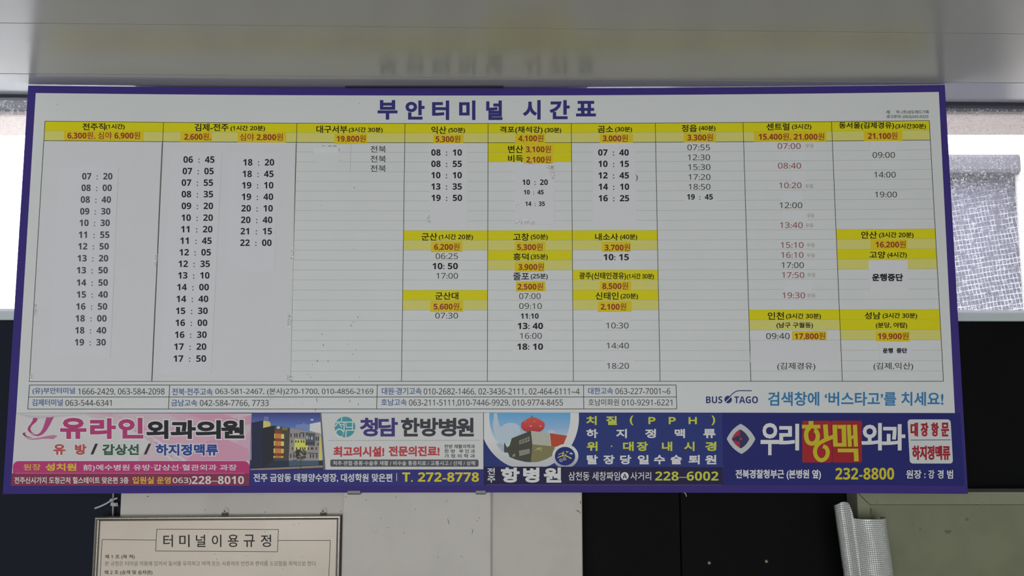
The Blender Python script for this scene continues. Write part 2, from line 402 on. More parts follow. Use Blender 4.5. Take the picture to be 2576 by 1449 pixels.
nt.links.new(_t.outputs[0], _f.inputs[1]); nt.links.new(_g.outputs[0], _f.inputs[2]); nt.links.new(_f.outputs[0], nt.nodes['Material Output'].inputs[0])
def window(name, x0, x1, label):
    xm = (x0+x1)/2
    wn = empty(name, (xm, wy(xm), SILL)); tag(wn, label, kind='structure')
    HB = CZ-0.0105
    wallbox('head_shadow_rail', x0, x1, 0.0, 0.05, HB, CZ-0.001, M_gap, wn)  # dark grey puts the shadow of the gap under the ceiling into its colour
    wallbox('sill', x0, x1, -0.012, 0.075, SILL, SILT-0.009, M_frame, wn, bev=0.002)
    wallbox('bottom_rail', x0, x1, 0.004, 0.05, SILT-0.009, SILT, mat((170,176,176), rough=0.4), wn, bev=0.001)
    for a in (x0, x1-0.03): wallbox('jamb', a, a+0.03, 0.004, 0.05, SILT, HB, M_frame, wn)
    wallbox('pane', x0+0.03, x1-0.03, 0.034, 0.038, SILT, HB, M_glass, wn, bev=0)
    # film: a wrinkled sheet just inside the pane
    vs, fs = [], []; nx, nz_ = int((x1-x0)/0.02), 28
    for j in range(nz_+1):
        for i in range(nx+1):
            x = x0+0.031+(x1-x0-0.062)*i/nx; z = SILT+0.001+(HB-SILT-0.002)*j/nz_
            n_ = noise.noise(Vector((x*9, z*9, 2.3)))*0.004 + noise.noise(Vector((x*28, z*20, 7.1)))*0.0025
            vs.append((x, wy(x)+0.022+n_, z))
    for j in range(nz_):
        for i in range(nx): k = j*(nx+1)+i; fs.append((k, k+1, k+nx+2, k+nx+1))
    f = mk('insulating_film', vs, fs, filmmat(x0 > 0), wn, smooth=True); f['label'] = 'translucent woven bubble film covering the pane'
    return wn
window('window_1', -3.0, xa-0.001, 'blown-out bright window left of the timetable board')
window('window_2', xd+0.001, 3.4, 'window behind silvery woven film right of the board')
# outside, seen dimly through the film: an eave over both windows and a neighbouring wall on the right
M_eave = mat((168,156,146), rough=0.8)
ev = tag(bevelled('outside_eave', -3.6, 4.0, 0.26, 0.47, CZ+0.00, CZ+0.06, M_eave, None, bev=0.01), 'pale brown eave hanging outside above the windows', 'eave', kind='structure')
nb = empty('neighbouring_wall', (2.3, 1.9, 0)); tag(nb, 'grey wall with a dark gutter outside the right window', 'wall')
bevelled('wall_body', 0.9, 5.2, 1.75, 2.0, 0, ZB+1.235, mat((64,62,70), rough=0.9, var=0.3, vscale=3), nb, bev=0.02)
bevelled('gutter', 0.9, 5.2, 1.62, 1.76, ZB+1.215, ZB+1.31, mat((60,58,60), rough=0.6), nb, bev=0.02)
bevelled('signboard', 1.55, 1.95, 1.70, 1.752, ZB+1.09, ZB+1.15, mat((150,146,140), rough=0.6), nb, bev=0.01)
bevelled('drainpipe', 2.44, 2.56, 1.55, 1.70, 0, ZB+1.5, mat((165,158,148), rough=0.6), nb, bev=0.04)
tag(bevelled('outside_ground', -8, 8, 0.5, 12, -0.1, -0.02, mat((110,108,104), rough=0.9), None, bev=0), 'grey paved yard outside the windows', 'ground', kind='structure')

# ------------------------------------------------------------------ the timetable board
tb = empty('timetable_board', (0, bow(0), ZB)); tag(tb, 'large purple-edged bus timetable board under the ceiling', 'notice board')
PURP = (49,40,97)
M_pur = mat(PURP, rough=0.5, spec=0.06); K = (30,29,30)
M_k = mat(K); M_thin = mat((48,47,47)); M_rule = mat((122,122,122)); M_col = mat((45,44,44))
M_field = mat((166,168,168), rough=0.5, spec=0.3, var=0.03, vscale=5)
vs, fs = [], []; n = 48
for j, off in ((0, 0.0), (1, -0.005)):
    for i in range(n+1):
        u = -BW/2+BW*i/n
        for v in (ZB, ZB+BH): vs.append(BD.pt(u, v, off))
for i in range(n):
    k = 2*i; q = 2*(n+1)+k
    fs += [(k, k+2, k+3, k+1), (q, q+1, q+3, q+2), (k, q, q+2, k+2), (k+1, k+3, q+3, q+1)]
q = 2*(n+1); fs += [(0, 1, q+1, q), (2*n, q+2*n, q+2*n+1, 2*n+1)]
pnl = mk('panel', vs, fs, M_pur, tb); pnl['label'] = 'thin bowed purple backing panel'
quad('printed_sheet', [(90,234),(2361.5,231.4),(2402,1039),(41,1039)], 0.0002, M_field, tb)
# title
TI = mat((42,40,96))
text('title_letter', [('부',950,1000,252,301),('안',1020,1068,253,301),('터',1087,1130,253,302),('미',1155,1196,253,302),('널',1223,1264,253,302),
               ('시',1316,1360,252,301),('간',1383,1433,252,300),('표',1449,1499,254,293)], 0.0006, TI, tb, bold=4.0)
text('printer_credit', [('제',2229,2238,277.5,287),('작: (주)성도애드기획',2254,2336,277.5,287.5),('광고문의: (063)243-9323',2230,2335,289,299)], 0.0006, mat((70,70,70)), tb, bold=0.3)
# grid: 9 columns, 26 rows (board coordinates)
TL, TR, BL, BR = [Vector(BD.uv(*p)) for p in ((113,305.5),(2338.6,303),(74.5,959.3),(2372,959.6))]
ztop, zbot = (TL.y+TR.y)/2, (BL.y+BR.y)/2
cu = []
for xt, yt, xb_ in ((113,306,74.5),(411.7,308,None),(745.5,311,731),(1018.4,314,1010.5),(1227.8,315,1226),(1437.6,314,1442),(1649.2,312,1659.7),(1870.8,309,1887),(2093.4,306,2117),(2338.6,303,2372)):
    u = BD.uv(xt, yt)[0]
    if xb_: u = (u+BD.uv(xb_, 959.5)[0])/2
    cu.append(u)
def rv(r): return ztop+(zbot-ztop)*r/26.0
def uvquad(name, u0, u1, v0, v1, off, m, parent):
    nx = max(1, int((u1-u0)/0.05)+1)
    vs = [BD.pt(u0+(u1-u0)*i/nx, v, off) for i in range(nx+1) for v in (v0, v1)]
    return mk(name, vs, [(2*i, 2*i+2, 2*i+3, 2*i+1) for i in range(nx)], m, parent)
def uvlines(name, L, off, m, parent):
    vs, fs = [], []
    for u0, u1, v0, v1 in L:
        nx = max(1, int((u1-u0)/0.05)+1); b = len(vs)
        vs += [BD.pt(u0+(u1-u0)*i/nx, v, off) for i in range(nx+1) for v in (v0, v1)]
        fs += [(b+2*i, b+2*i+2, b+2*i+3, b+2*i+1) for i in range(nx)]
    return mk(name, vs, fs, m, parent)
M_yel = mat((177,164,16)); M_pale = mat((168,164,90))
CELL = {}
strong = [(c, 0) for c in range(9)] + [(4,2),(4,3),(3,11),(3,17),(4,11),(4,13),(5,11),(5,15),(5,17),(7,19),(8,11),(8,13),(8,19),(8,20)]
pale = [(c, 1) for c in range(9)] + [(3,12),(3,18),(4,12),(4,14),(5,12),(5,16),(5,18),(7,20),(8,12),(8,14),(8,21)]
for c, r in strong: CELL[c, r] = uvquad('destination_cell', cu[c], cu[c+1], rv(r+1), rv(r), 0.0004, M_yel, tb)
for c, r in pale: CELL[c, r] = uvquad('fare_cell', cu[c], cu[c+1], rv(r+1), rv(r), 0.0004, M_pale, tb)
hw = 0.00028
R_ = []
for r in range(1, 26):
    if r == 2: continue
    R_.append((cu[0] if r < 2 else cu[2], cu[9], rv(r)-hw, rv(r)+hw))
uvlines('row_ruling', R_, 0.0005, M_rule, tb)
hc = 0.0007
Cc = [(u-hc, u+hc, rv(26), rv(0)) for u in cu] + [(cu[0], cu[9], rv(r)-hc, rv(r)+hc) for r in (0, 2, 26)]
uvlines('column_ruling', Cc, 0.0006, M_col, tb)
mu_ = BD.uv(882, 400)[0]; uvlines('column_ruling', [(mu_-0.0003, mu_+0.0003, rv(5), rv(2))], 0.0005, M_rule, tb)
# destinations: (cell, [(string, x0, x1, y0, y1)...])
D = [((0,0),[('전주직',208,265,310,328),('(1시간)',266,314,312,327)]),
 ((1,0),[('김제-전주',490,575,311,330),('(1시간 20분)',580,667,316,331)]),
 ((2,0),[('대구서부',796,874,316,335),('(3시간 30분)',877.5,963,320,335)]),
 ((3,0),[('익산',1085,1123,318,337),('(50분)',1128,1170,321,336)]),
 ((4,0),[('격포(채석강)',1257.5,1365,318,337),('(30분)',1370,1412,321,336)]),
 ((5,0),[('곰소',1503.5,1543,317,334),('(30분)',1547,1590,319,334)]),
 ((6,0),[('정읍',1714.5,1753,314,332),('(40분)',1758,1800,316,331)]),
 ((7,0),[('센트럴',1928,1986,310,328),('(3시간)',1992,2041,312,327)]),
 ((8,0),[('동서울(김제경유)',2110.5,2249,307,326),('(3시간30분)',2252,2329,311,326)]),
 ((4,2),[('변산',1278,1316,366,385)]), ((4,3),[('비득',1278,1316,390,408)]),
 ((3,11),[('군산',1060.6,1100,586,605),('(1시간 20분)',1104,1190,589,605)]), ((3,17),[('군산대',1095,1153,735,754)]),
 ((4,11),[('고창',1291,1331,587,606),('(50분)',1335,1378,589,605)]), ((4,13),[('흥덕',1291,1330,637,655),('(35분)',1335,1378,639,655)]),
 ((5,11),[('내소사',1497,1555,587,605),('(40분)',1560,1603,589,605)]),
 ((5,15),[('광주(신태인경유)',1457,1575,685,705),('(1시간 30분)',1577,1645,688,704)]), ((5,17),[('신태인',1498,1556,735,754),('(20분)',1561,1605,738,754)]),
 ((7,19),[('인천',1931,1972,785,804),('(3시간 30분)',1977,2065,788,804)]), ((7,20),[('(남구 구월동)',1953,2045,811,827)]),
 ((8,11),[('안산',2166,2206,582,600),('(3시간 20분)',2211,2298,584,600)]), ((8,13),[('고양',2187,2227,632,650),('(4시간)',2232,2281,634,650)]),
 ((8,19),[('성남',2175,2215,785,803),('(3시간 30분)',2220,2307,787,803)]), ((8,20),[('(분당, 야탑)',2203,2282,811,827)])]
M_hd = mat((28,20,12))
for cell, it in D: text('lettering', it, 0.0007, M_hd, CELL[cell], bold=0.7)
text('lettering', [('줄포',1291,1331,686,705),('(25분)',1335,1378,688,704)], 0.0007, M_k, tb, bold=0.7)
# printed departure times
th = 14.5
def tm(s, x0, x1, cy, m=M_thin, h=th): text('departure_time', [xx(s, x0, x1, cy, h)], 0.0007, m, tb)
M_red = mat((112,56,66))
for s, x0, x1, cy in (('07:55',1729,1786,371),('12:30',1730,1786,396),('15:30',1731,1787,420.5),('17:20',1732,1787,445.5),('18:50',1732,1787,470),
    ('12:00',1961,2018,516.5),('17:00',1966,2022,667),('09:00',2195,2251,390),('14:00',2199,2253,439.5),('19:00',2201,2256,489.5),
    ('06:25',1096,1152,644.5),('17:00',1098,1152,694),('07:30',1095,1152,794),('07:00',1306,1360,745),('09:10',1306,1363,770),('16:00',1308,1363,845),
    ('10:30',1525,1581,819),('14:40',1526,1582,869.5),('18:20',1527,1582,920.5)): tm(s, x0, x1, cy)
for s, x0, x1, cy in (('07:00',1956,2014,367.5),('08:40',1957,2015,417),('10:20',1960,2016,466.5),('13:40',1962,2019,566.5),('15:10',1964,2021,616.5),
    ('16:10',1965,2021,641.5),('17:50',1967,2023,692),('19:30',1968,2025,743)): tm(s, x0, x1, cy, M_red)
text('via_note', [('(김제경유)',1955,2051,912,932)], 0.0007, M_thin, tb, bold=0.2); text('via_note', [('(김제,익산)',2197,2297,912,932)], 0.0007, M_thin, tb, bold=0.2)
for cy in (375.5, 400, 424): text('operator_note', [xx('전북',932,971,cy,17)], 0.0007, M_thin, tb, bold=0.2)
text('stray_bracket', [(')',1599,1604,439,456)], 0.0007, M_k, tb)
# contact table
uvl = lambda a, b: (a, b)
lines('contact_ruling', [((74.5,968.6),(1701,968.6)),((72,998.8),(1701.5,998.7)),((70,1029),(1702.5,1028.6)),
   ((74.5,968.6),(70,1029)),((427,969),(424,1029)),((949,969),(947.5,1029)),((1467.8,969),(1468.6,1029)),((1700.7,968.6),(1702.5,1028.6))], 1.5, 0.0006, M_col, tb)
M_cb = mat((62,76,122))
CT = [('(유)부안터미널',82,189,984,18,'1666-2429, 063-584-2098',197,414,984.5),('전북·전주고속',433,535,985.5,18,'063-581-2467, (본사)270-1700, 010-4856-2169',542,939,985.5),
 ('대원·경기고속',960.5,1060.5,984,18,'010-2682-1466, 02-3436-2111, 02-464-6111~4',1066,1458,984.5),('대한고속',1479.5,1542,983.5,17,'063-227-7001~6',1548,1686,984),
 ('김제터미널',81,158,1012.5,17,'063-544-6341',165,281,1013.5),('금남고속',431,496,1013.5,17,'042-584-7766, 7733',503,676,1013.5),
 ('호남고속',959,1023,1012,17,'063-211-5111,010-7446-9929, 010-9774-8455',1029,1416,1012.5)]
for a, x0, x1, cy, h, b, x2, x3, cy2 in CT:
    text('operator_name', [xx(a, x0, x1, cy, h)], 0.0007, M_cb, tb, bold=0.4)
    hh = 15.0 if ',' not in b else (19 if '(' in b else 17.5)
    text('phone_number', [xx(b, x2, x3, cy2+(1.3 if ',' in b and '(' not in b else 0), hh)], 0.0007, M_thin, tb)
text('operator_name', [xx('호남미화원',1480,1557,1012,17)], 0.0007, M_thin, tb); text('phone_number', [xx('010-9291-6221',1564,1691,1012.5,15)], 0.0007, M_thin, tb)
# search line and word mark (the cartoon beside it is left out)
M_wm = mat((38,44,92)); M_cy = mat((44,96,136))
text('word_mark', [('BUS',1776,1817,997,1014.5),('TAGO',1847,1906.5,997,1014.5)], 0.0006, M_wm, tb, heavy=True)
poly('word_mark_disc', ell(1831.5,1005,9.5,9.5), 0.0006, M_wm, tb)
multi('word_mark_stroke', ribbon([(1822.5,1014.5),(1840,996.5)],[2,2]), 0.0008, M_field, tb)
multi('word_mark_arc', ribbon(curve([(1836,998),(1843,990),(1855,983.5),(1872,982.8),(1891,983)],20),[2.2]*21), 0.0007, M_wm, tb)
text('search_line', [("검색창에 ‘버스타고’를 치세요!",1932,2373,985.5,1021)], 0.0006, M_cy, tb, bold=1.6)

# fly specks and pen ticks on the sheet
sp = []
for x, y, l in ((900,798,5),(889,810,3),(883,819,5),(810,841,4),(813,868,6),(876,866,2),(895,879,2),(887,891,3),(798,908,7),(825,909,4),(786,917,2),(774,942,2),(904,949,2),(782,949,2),(889,627,2),(891,472,4),(805,517,2),(855,404,2),(144,263,3),(903,260,2),(680,1004,2),(797,1008,6),(760,1015,2),(880,1009,5),(901,1017,5),(793,1032,5),(796,1003,4),(2040,790,0)):
    if l: sp += seg_pts((x, y-l/2), (x+0.6, y+l/2), 1.1)
tag(multi('fly_specks', sp, 0.0007, mat((60,58,56)), tb), kind='stuff')

# price stickers
M_st = mat((190,153,28), rough=0.5); M_sr = mat((118,46,28))
ST = [((161,329,361,354),'6,300원, 심야 6,900원',170,353,341.5,(0,1)),((454,331,533,357),'2,600원,',464,531,344.5,(1,1)),((598,332,720,358.5),'심야 2,800원',604,712,345.5,(1,1)),
 ((841,336.5,923,362),'19,800원',847,920,349.5,(2,1)),((1090,338,1166,360.5),'5,300원',1096,1158,350.5,(3,1)),((1296,336.5,1371,362.5),'4,100원',1304,1367,348.5,(4,1)),
 ((1317,363,1393.5,388),'3,100원',1323,1386,376,(4,2)),((1316,389,1391.5,415),'2,100원',1324,1386,402,(4,3)),((1508.5,336.5,1592,359.5),'3,000원',1516,1579,348.5,(5,1)),
 ((1720,334,1801,358),'3,300원',1729,1793,346.5,(6,1)),((1897,330,2078,357),'15,400원, 21,000원',1908,2073,344.5,(7,1)),((2173,329,2270,355),'21,100원',2183,2257,342.5,(8,1)),
 ((1084,607,1163,634),'6,200원',1092,1156,621.5,(3,12)),((1082,756,1165,784.5),'5,600원,',1091,1161,771.5,(3,18)),((1295,607.5,1372,634),'5,300원',1301,1365,622,(4,12)),
 ((1295,658,1370,683.5),'3,900원',1304,1368,672,(4,14)),((1298,708,1371.5,733.5),'2,500원',1302,1366,721.5,(4,16)),((1514,608.5,1586,633.5),'3,700원',1521,1585,623,(5,12)),
 ((1508.5,707.5,1588,733),'8,500원',1515,1580,720,(5,16)),((1504,758,1588.5,784.5),'2,100원',1511,1575,772,(5,18)),((2190,603,2281,628),'16,200원',2202,2278,615.5,(8,12)),
 ((1992.5,833,2078.5,855),'17,800원',1998,2075,846,(7,21)),((2203,833.5,2288,859),'19,900원',2208,2285,846,(8,21))]
for (x0,y0,x1,y1), s, a, b, cy, cell in ST:
    t = random.uniform(-0.5, 0.5); z = 0.0014 if cell == (7,21) else 0.0
    so = quad('price_sticker', [(x0,y0+t),(x1,y0-t),(x1+random.uniform(-.6,.6),y1-t),(x0,y1+t)], 0.0009+z, M_st, tb, back=0.0004)
    text('lettering', [xx(s, a, b, cy, 19)], 0.0011+z, M_sr, so, bold=0.35, heavy=True)
# small pasted corrections on the sheet
M_sl = mat((168,168,175), rough=0.6); M_sw = mat((167,168,171), rough=0.6)
def patch(x0, y0, x1, y1, m=M_sl, s=None, name='correction_slip', bold=0.0, off=0.0008):
    o = rect(name, x0, y0, x1, y1, off, m, tb, back=0.0003)
    if s: text('lettering', s, off+0.0002, M_k, o, bold=bold, heavy=True)
    return o
patch(1084,657.5,1161,682.5, s=[xx('10: 50',1088,1152,669.5,16)], bold=0.4); patch(1514,634,1590,659.5, s=[xx('10: 15',1518,1582,647,16)], bold=0.4)
patch(1291,785.5,1375,806, M_sw, s=[xx('11:10',1310,1355,795,13.5)], bold=0.3); patch(1294,808,1376.5,834.5, s=[xx('13: 40',1302,1366,820,16)], bold=0.5)
patch(1290,858.5,1378.5,886.5, s=[xx('18: 10',1301,1366,872,16)], bold=0.5); patch(1722,486,1800,505, M_field, s=[xx('19 : 45',1728,1793,495.5,14)], bold=0.3)
for a in ((1515,790,1585,806),(1525,836,1591,856),(1522,887,1596,908)): patch(*a, M_sl)
for a in ((1986,383,2026,404),(1992,431,2026,456),(1965,481,2020,504),(1966,532,2030,553),(1968,581,2022,602),(1972,706,2042,731)): patch(*a, M_sw)
patch(2186,353.5,2255,379, M_sw); patch(2192,405,2262,427, M_sw)
M_grey = mat((118,108,104))
for x0, x1, cy in ((2026,2047,367),(2025,2046,469),(2030,2048,543),(2026,2046,567.5),(2029,2050,617),(2029,2050,643),(2031,2051,692),(2030,2051,744)):
    patch(x0-3, cy-8, x1+6, cy+9, M_field, name='class_tag'); text('class_note', [xx('우등',x0,x1,cy,10)], 0.0011, M_grey, tb)
patch(790,371,853,385, mat((170,175,182))); patch(795,392,855,408, M_field); patch(795,416,857,431, M_field)
multi('ghost_print', seg_pts((811,367),(816,367.4),1)+seg_pts((826,367.5),(834,367.8),1)+seg_pts((838,369),(842,367),1)+seg_pts((842,367),(847,369),1)+seg_pts((853,373),(853,381),0.8), 0.0011, M_k, tb)

# ------------------------------------------------------------------ advertisements along the board's lower edge
def ad(name, pts, m, label):
    o = quad(name, pts, 0.0004, m, tb); o['label'] = label; return o
WH = (178,174,176); M_wh = mat(WH); M_or = mat((180,146,58))
# 1: pink clinic advertisement
a1 = ad('advertisement', [(41,1039.5),(633,1040),(626,1222),(28,1222)], mat((166,163,165)), 'pink and white clinic advertisement at the lower left')
def in1(pts): return pts
multi('pink_swash', [[(222,1040),(632,1041),(629,1160),(470,1160),(440,1135),(395,1105),(330,1075),(270,1052)]], 0.00055, mat((168,134,150)), a1)
multi('pale_swash', ribbon(curve([(215,1042),(300,1062),(360,1092),(405,1128),(455,1159)],16),[2,9,13,16,16,15,14,14,13,12,11,10,10,9,8,7,6]) + ribbon(curve([(285,1041),(330,1074),(400,1118),(440,1158)],14),[5]*15)
   + [[(290,1041),(425,1041),(470,1070),(400,1078),(330,1066)], [(350,1150),(380,1110),(430,1160),(350,1160)], [(560,1100),(632,1060),(630,1085),(540,1158),(500,1158)], [(600,1041),(632,1041),(632,1052),(560,1075),(520,1062)]], 0.0007, mat((164,148,155)), a1)
multi('deep_swash', [[(470,1041),(560,1041),(600,1055),(540,1066)], [(560,1062),(632,1044),(631,1066),(575,1080)], [(470,1158),(520,1110),(560,1100),(625,1130),(628,1158)]], 0.0008, mat((166,122,142)), a1)
multi('grey_swash', ribbon(curve([(45,1041),(90,1049),(150,1046),(225,1041)],12),[2,3,5,7,8,8,7,6,5,4,3,2,1]), 0.0007, mat((156,150,154)), a1)
poly('magenta_band', rrect(33,1160,628,1192,14,br=0,bl=0), 0.0009, mat((146,48,94)), a1)
quad('maroon_band', [(30,1191),(627,1191),(626,1222),(28,1222)], 0.0010, mat((106,45,66)), a1)
lines('band_rule', [((39,1190.6),(616,1190.6))], 0.8, 0.0012, mat((190,130,150)), a1)
MG = mat((142,52,94))
def lg(*a): return [(50+x/18.12, 1040+y/18.12) for x, y in a]
multi('logo_stroke', [lg((620,200),(825,215),(760,370),(540,560),(480,700),(540,860),(700,930),(560,915),(430,850),(365,740),(385,620),(500,480),(590,330))], 0.0011, MG, a1)
multi('logo_stroke', [lg((1220,180),(1390,185),(1560,140),(1350,560),(1200,800),(1040,960),(850,1035),(650,1005),(430,895),(640,960),(830,950),(950,860),(1060,680),(1150,420))], 0.0011, mat((144,62,104)), a1)
multi('logo_swoosh', [lg((130,920),(170,880),(290,870),(235,930),(300,1020),(450,1075),(620,1095),(450,1105),(270,1060),(160,980))], 0.0012, mat((110,48,80)), a1)
multi('logo_swoosh', [lg((190,1065),(330,1120),(560,1145),(800,1120),(1100,1060),(1400,1000),(1560,990),(1730,1030),(1620,1100),(1530,1170),(1300,1150),(1000,1160),(800,1190),(600,1200),(400,1170),(260,1110))], 0.0012, mat((150,98,122)), a1)
it1 = [('유',152,218,1051,1104),('라',227,292,1052,1104),('인',298,361,1051,1103)]; it2 = [('외',369,424,1057,1104),('과',430,493,1057,1104),('의',493,556,1057,1104),('원',557,615,1056,1103)]
text('lettering_outline', it1+it2, 0.0009, M_wh, a1, bold=5, outline=11)
text('lettering', it1, 0.0011, MG, a1, bold=5.5); text('lettering', it2, 0.0011, mat((36,34,40)), a1, bold=5.0)
it3 = [('유',135,165,1117,1144),('방',189,218,1117,1144)]; it4 = [('갑상선',258,350,1117,1145)]; it5 = [('하지정맥류',392,549,1117,1146)]; it6 = [('/',229,246,1116,1143),('/',363,380,1116,1143)]
text('lettering_outline', it3+it4+it5, 0.0010, M_wh, a1, bold=3, outline=7)
for it, c in ((it3,(148,66,66)),(it4,(50,78,64)),(it5,(42,58,120)),(it6,(42,42,46))): text('lettering', it, 0.0012, mat(c), a1, bold=2.5)
text('lettering', [xx('원장',60,103,1175,16)], 0.0012, M_or, a1, bold=0.4); text('lettering', [xx('성치원',115,193,1175,19)], 0.0012, M_or, a1, bold=1.7)
text('lettering', [xx('前)예수병원 유방·갑상선·혈관외과 과장',210,596,1177,18)], 0.0012, M_wh, a1, bold=0.5)
text('lettering', [xx('전주신시가지 도청근처 힐스테이트 맞은편 3층',37,324,1208,17)], 0.0013, M_wh, a1, bold=0.7)
text('lettering', [xx('입원실 운영',334,430,1208,18)], 0.0013, M_or, a1, bold=0.9)
text('lettering', [xx('063)',435,482,1210,18)], 0.0013, M_wh, a1, bold=0.6); text('lettering', [xx('228–8010',483,614,1207.5,20)], 0.0013, M_wh, a1, heavy=True)
# 2: oriental hospital advertisement with a photograph of its building
BLU = (42,42,98); M_bl = mat(BLU)
a2 = ad('advertisement', [(633,1038.5),(1216,1038.3),(1217,1222),(626,1222)], M_bl, 'white and blue hospital advertisement with a building photograph')
quad('white_field', [(805,1039),(1215.5,1038.5),(1216,1180.5),(812,1181.5)], 0.0006, mat((166,166,166)), a2)
zt, zl = BD.uv(720,1039)[1]-ZB, BD.uv(720,1182)[1]-ZB
def q2(name, pts, c, off): return multi(name, pts, off, mat(c), a2)
poly('photograph', [(633.5,1039.5),(807,1039),(815,1181.5),(629.5,1182)], 0.0008, gradmat([(0.0,(150,165,185)),(0.55,(120,140,175)),(0.75,(70,92,150)),(1.0,(48,48,104))], zl, zt), a2)
def ph(x, y): return (630+x/9.055, 1030+y/9.055)             # inside the building photograph
def P_(*a): return [ph(*p) for p in a]
q2('pictured_cloud', [P_((1350,330),(1600,280),(1620,560),(1340,480))], (172,174,176), 0.0009)
q2('pictured_cloud', [ell(*ph(1405,235), 4.2, 2.4, 14)], (150,156,176), 0.0009)
q2('pictured_skyline', [P_((1040,340),(1180,340),(1220,290),(1250,340),(1360,340),(1350,480),(1030,430))], (100,112,150), 0.0010)
q2('pictured_street', [P_((0,1150),(1700,1150),(1690,1375),(-5,1375))], (40,48,66), 0.0010)
q2('pictured_tower', [P_((100,290),(290,250),(290,1330),(60,1360),(20,1360),(30,300))], (38,42,60), 0.0011)
q2('pictured_side_wall', [P_((285,420),(555,365),(530,1170),(280,1330))], (40,40,46), 0.0012)
q2('pictured_roof_box', [P_((300,255),(435,275),(465,320),(455,390),(290,420))], (190,160,90), 0.0012)
q2('pictured_front', [P_((555,365),(905,420),(875,1165),(530,1165))], (66,62,58), 0.0012)
q2('pictured_wing', [P_((905,420),(1580,540),(1555,1165),(875,1165))], (124,120,120), 0.0012)
q2('pictured_glazing', [P_((545,545),(770,560),(770,668),(543,655)),P_((535,715),(768,730),(765,832),(535,825)),P_((530,885),(765,895),(760,998),(528,992)),P_((525,1060),(755,1062),(750,1100),(525,1100))], (205,150,80), 0.0013)
q2('pictured_glazing', [P_((705,562),(772,568),(770,668),(703,660)),P_((700,728),(768,734),(765,832),(698,828))], (190,184,104), 0.0014)
q2('pictured_red_fin', [P_((575+28*i,470),(589+28*i,470),(581+28*i,1100),(567+28*i,1100)) for i in range(5)], (150,52,36), 0.0015)
q2('pictured_yellow_wall', [P_((1012,672),(1262,690),(1250,815),(1310,825),(1305,925),(1000,930))], (196,172,84), 0.0013)
q2('pictured_grey_wall', [P_((1265,518),(1480,545),(1472,830),(1255,815))], (76,76,80), 0.0013)
q2('pictured_end_wall', [P_((1580,580),(1600,580),(1640,1160),(1560,1160))], (196,164,84), 0.0013)
wins = []
for y, L in ((540,(915,1000,1050,1118,1200)),(700,(935,1025,1080,1150,1205)),(860,(950,1040,1130,1180,1230,1310,1380,1410,1490)),(1010,(910,980,1360,1420,1500)),(620,(1490,1535)),(760,(1530,))):
    for x in L:
        hgt = 90 if y in (540, 1010, 620) else 55
        wins.append(P_((x,y),(x+26,y+3),(x+26,y+hgt+3),(x,y+hgt)))
q2('pictured_window', wins, (52,50,52), 0.0015)
q2('pictured_window', [P_((1275,600),(1315,600),(1312,680),(1275,676)),P_((1335,615),(1350,616),(1350,680),(1335,678)),P_((1385,618),(1425,620),(1420,690),(1383,686))], (140,150,160), 0.0015)
q2('pictured_window', [P_((1272+50*i,740),(1296+50*i,742),(1294+50*i,795),(1270+50*i,792)) for i in range(4)], (44,44,48), 0.0015)
q2('pictured_ledge', [P_((970,980),(1035,982),(1035,994),(970,992)),P_((1310,985),(1540,995),(1540,1006),(1310,998)),P_((960,1148),(1070,1148),(1070,1160),(960,1160)),P_((1140,520),(1240,532),(1240,548),(1140,536))], (30,30,32), 0.0016)
q2('pictured_shopfront', [P_((880,1165),(1560,1165),(1560,1270),(880,1290))], (62,76,96), 0.0013)
q2('pictured_pavement', [P_((0,1350),(500,1330),(1650,1275),(1655,1320),(500,1370),(0,1378))], (128,108,94), 0.0014)
tr_ = [ell(ph(1150,1060)[0]+random.uniform(-11,11), ph(1150,1040)[1]+random.uniform(-13,10), random.uniform(2,4.5), random.uniform(2,4), 9) for _ in range(26)]
q2('pictured_tree', tr_+[P_((1140,1060),(1165,1060),(1160,1330),(1130,1330))], (66,68,60), 0.0017)
q2('pictured_sign', [ell(*ph(640,412), 4.6, 3.6, 16)], (120,175,165), 0.0016)
text('pictured_sign_lettering', [('청담',*(ph(725,0)[0],ph(850,0)[0]),ph(0,405)[1],ph(0,472)[1])], 0.0016, mat((150,150,70)), a2)
text('pictured_sign_lettering', [('청담',*(ph(318,0)[0],ph(415,0)[0]),ph(0,165)[1],ph(0,208)[1]),('한방',*(ph(318,0)[0],ph(415,0)[0]),ph(0,215)[1],ph(0,260)[1])], 0.0016, mat((150,150,180)), a2)
multi('slanted_edge', [[(805.5,1039),(808.5,1039),(819,1181.5),(814,1181.5)]], 0.0018, mat((86,84,92)), a2)
TEAL = mat((58,124,130)); poly('logo', ell(868,1074.3,26,26,48), 0.0008, TEAL, a2)
def tg(*a): return [(840+x/14.49, 1040+y/14.49) for x, y in a]
for st_, wd_ in ((tg((287,150),(287,300)),2.2),(tg((60,315),(745,315)),2.6),(tg((685,200),(680,600)),2.4),(tg((150,335),(45,480)),2.6),(tg((190,345),(290,512)),2.4),(tg((250,400),(360,405)),2.0),
   (tg((376,335),(372,650),(350,760),(300,880)),2.6),(tg((452,335),(446,515)),2.0),(tg((440,505),(670,505)),2.2),(tg((428,612),(780,612)),2.6),(tg((446,610),(440,890)),2.6),(ell(854.5,1089.5,10,10,26)+[(864.5,1089.5)],3.2)):
    multi('logo_line', ribbon(st_, [wd_]*len(st_)), 0.0010, mat((170,172,172)), a2)
text('lettering', [('청',906,951,1051,1098),('담',952,1001,1051,1098)], 0.0008, mat((54,48,100)), a2, bold=3.6)
text('lettering', [('한',1009,1056,1051,1098),('방',1057,1103,1051,1098),('병',1104,1148,1051,1098),('원',1148,1192,1051,1098)], 0.0008, mat((52,52,58)), a2, bold=3.6)
multi('dotted_rule', [ell(828+i*4.72, 1108.3-i*0.01, 1.0, 1.0, 8) for i in range(81)], 0.0008, mat((88,86,88)), a2)
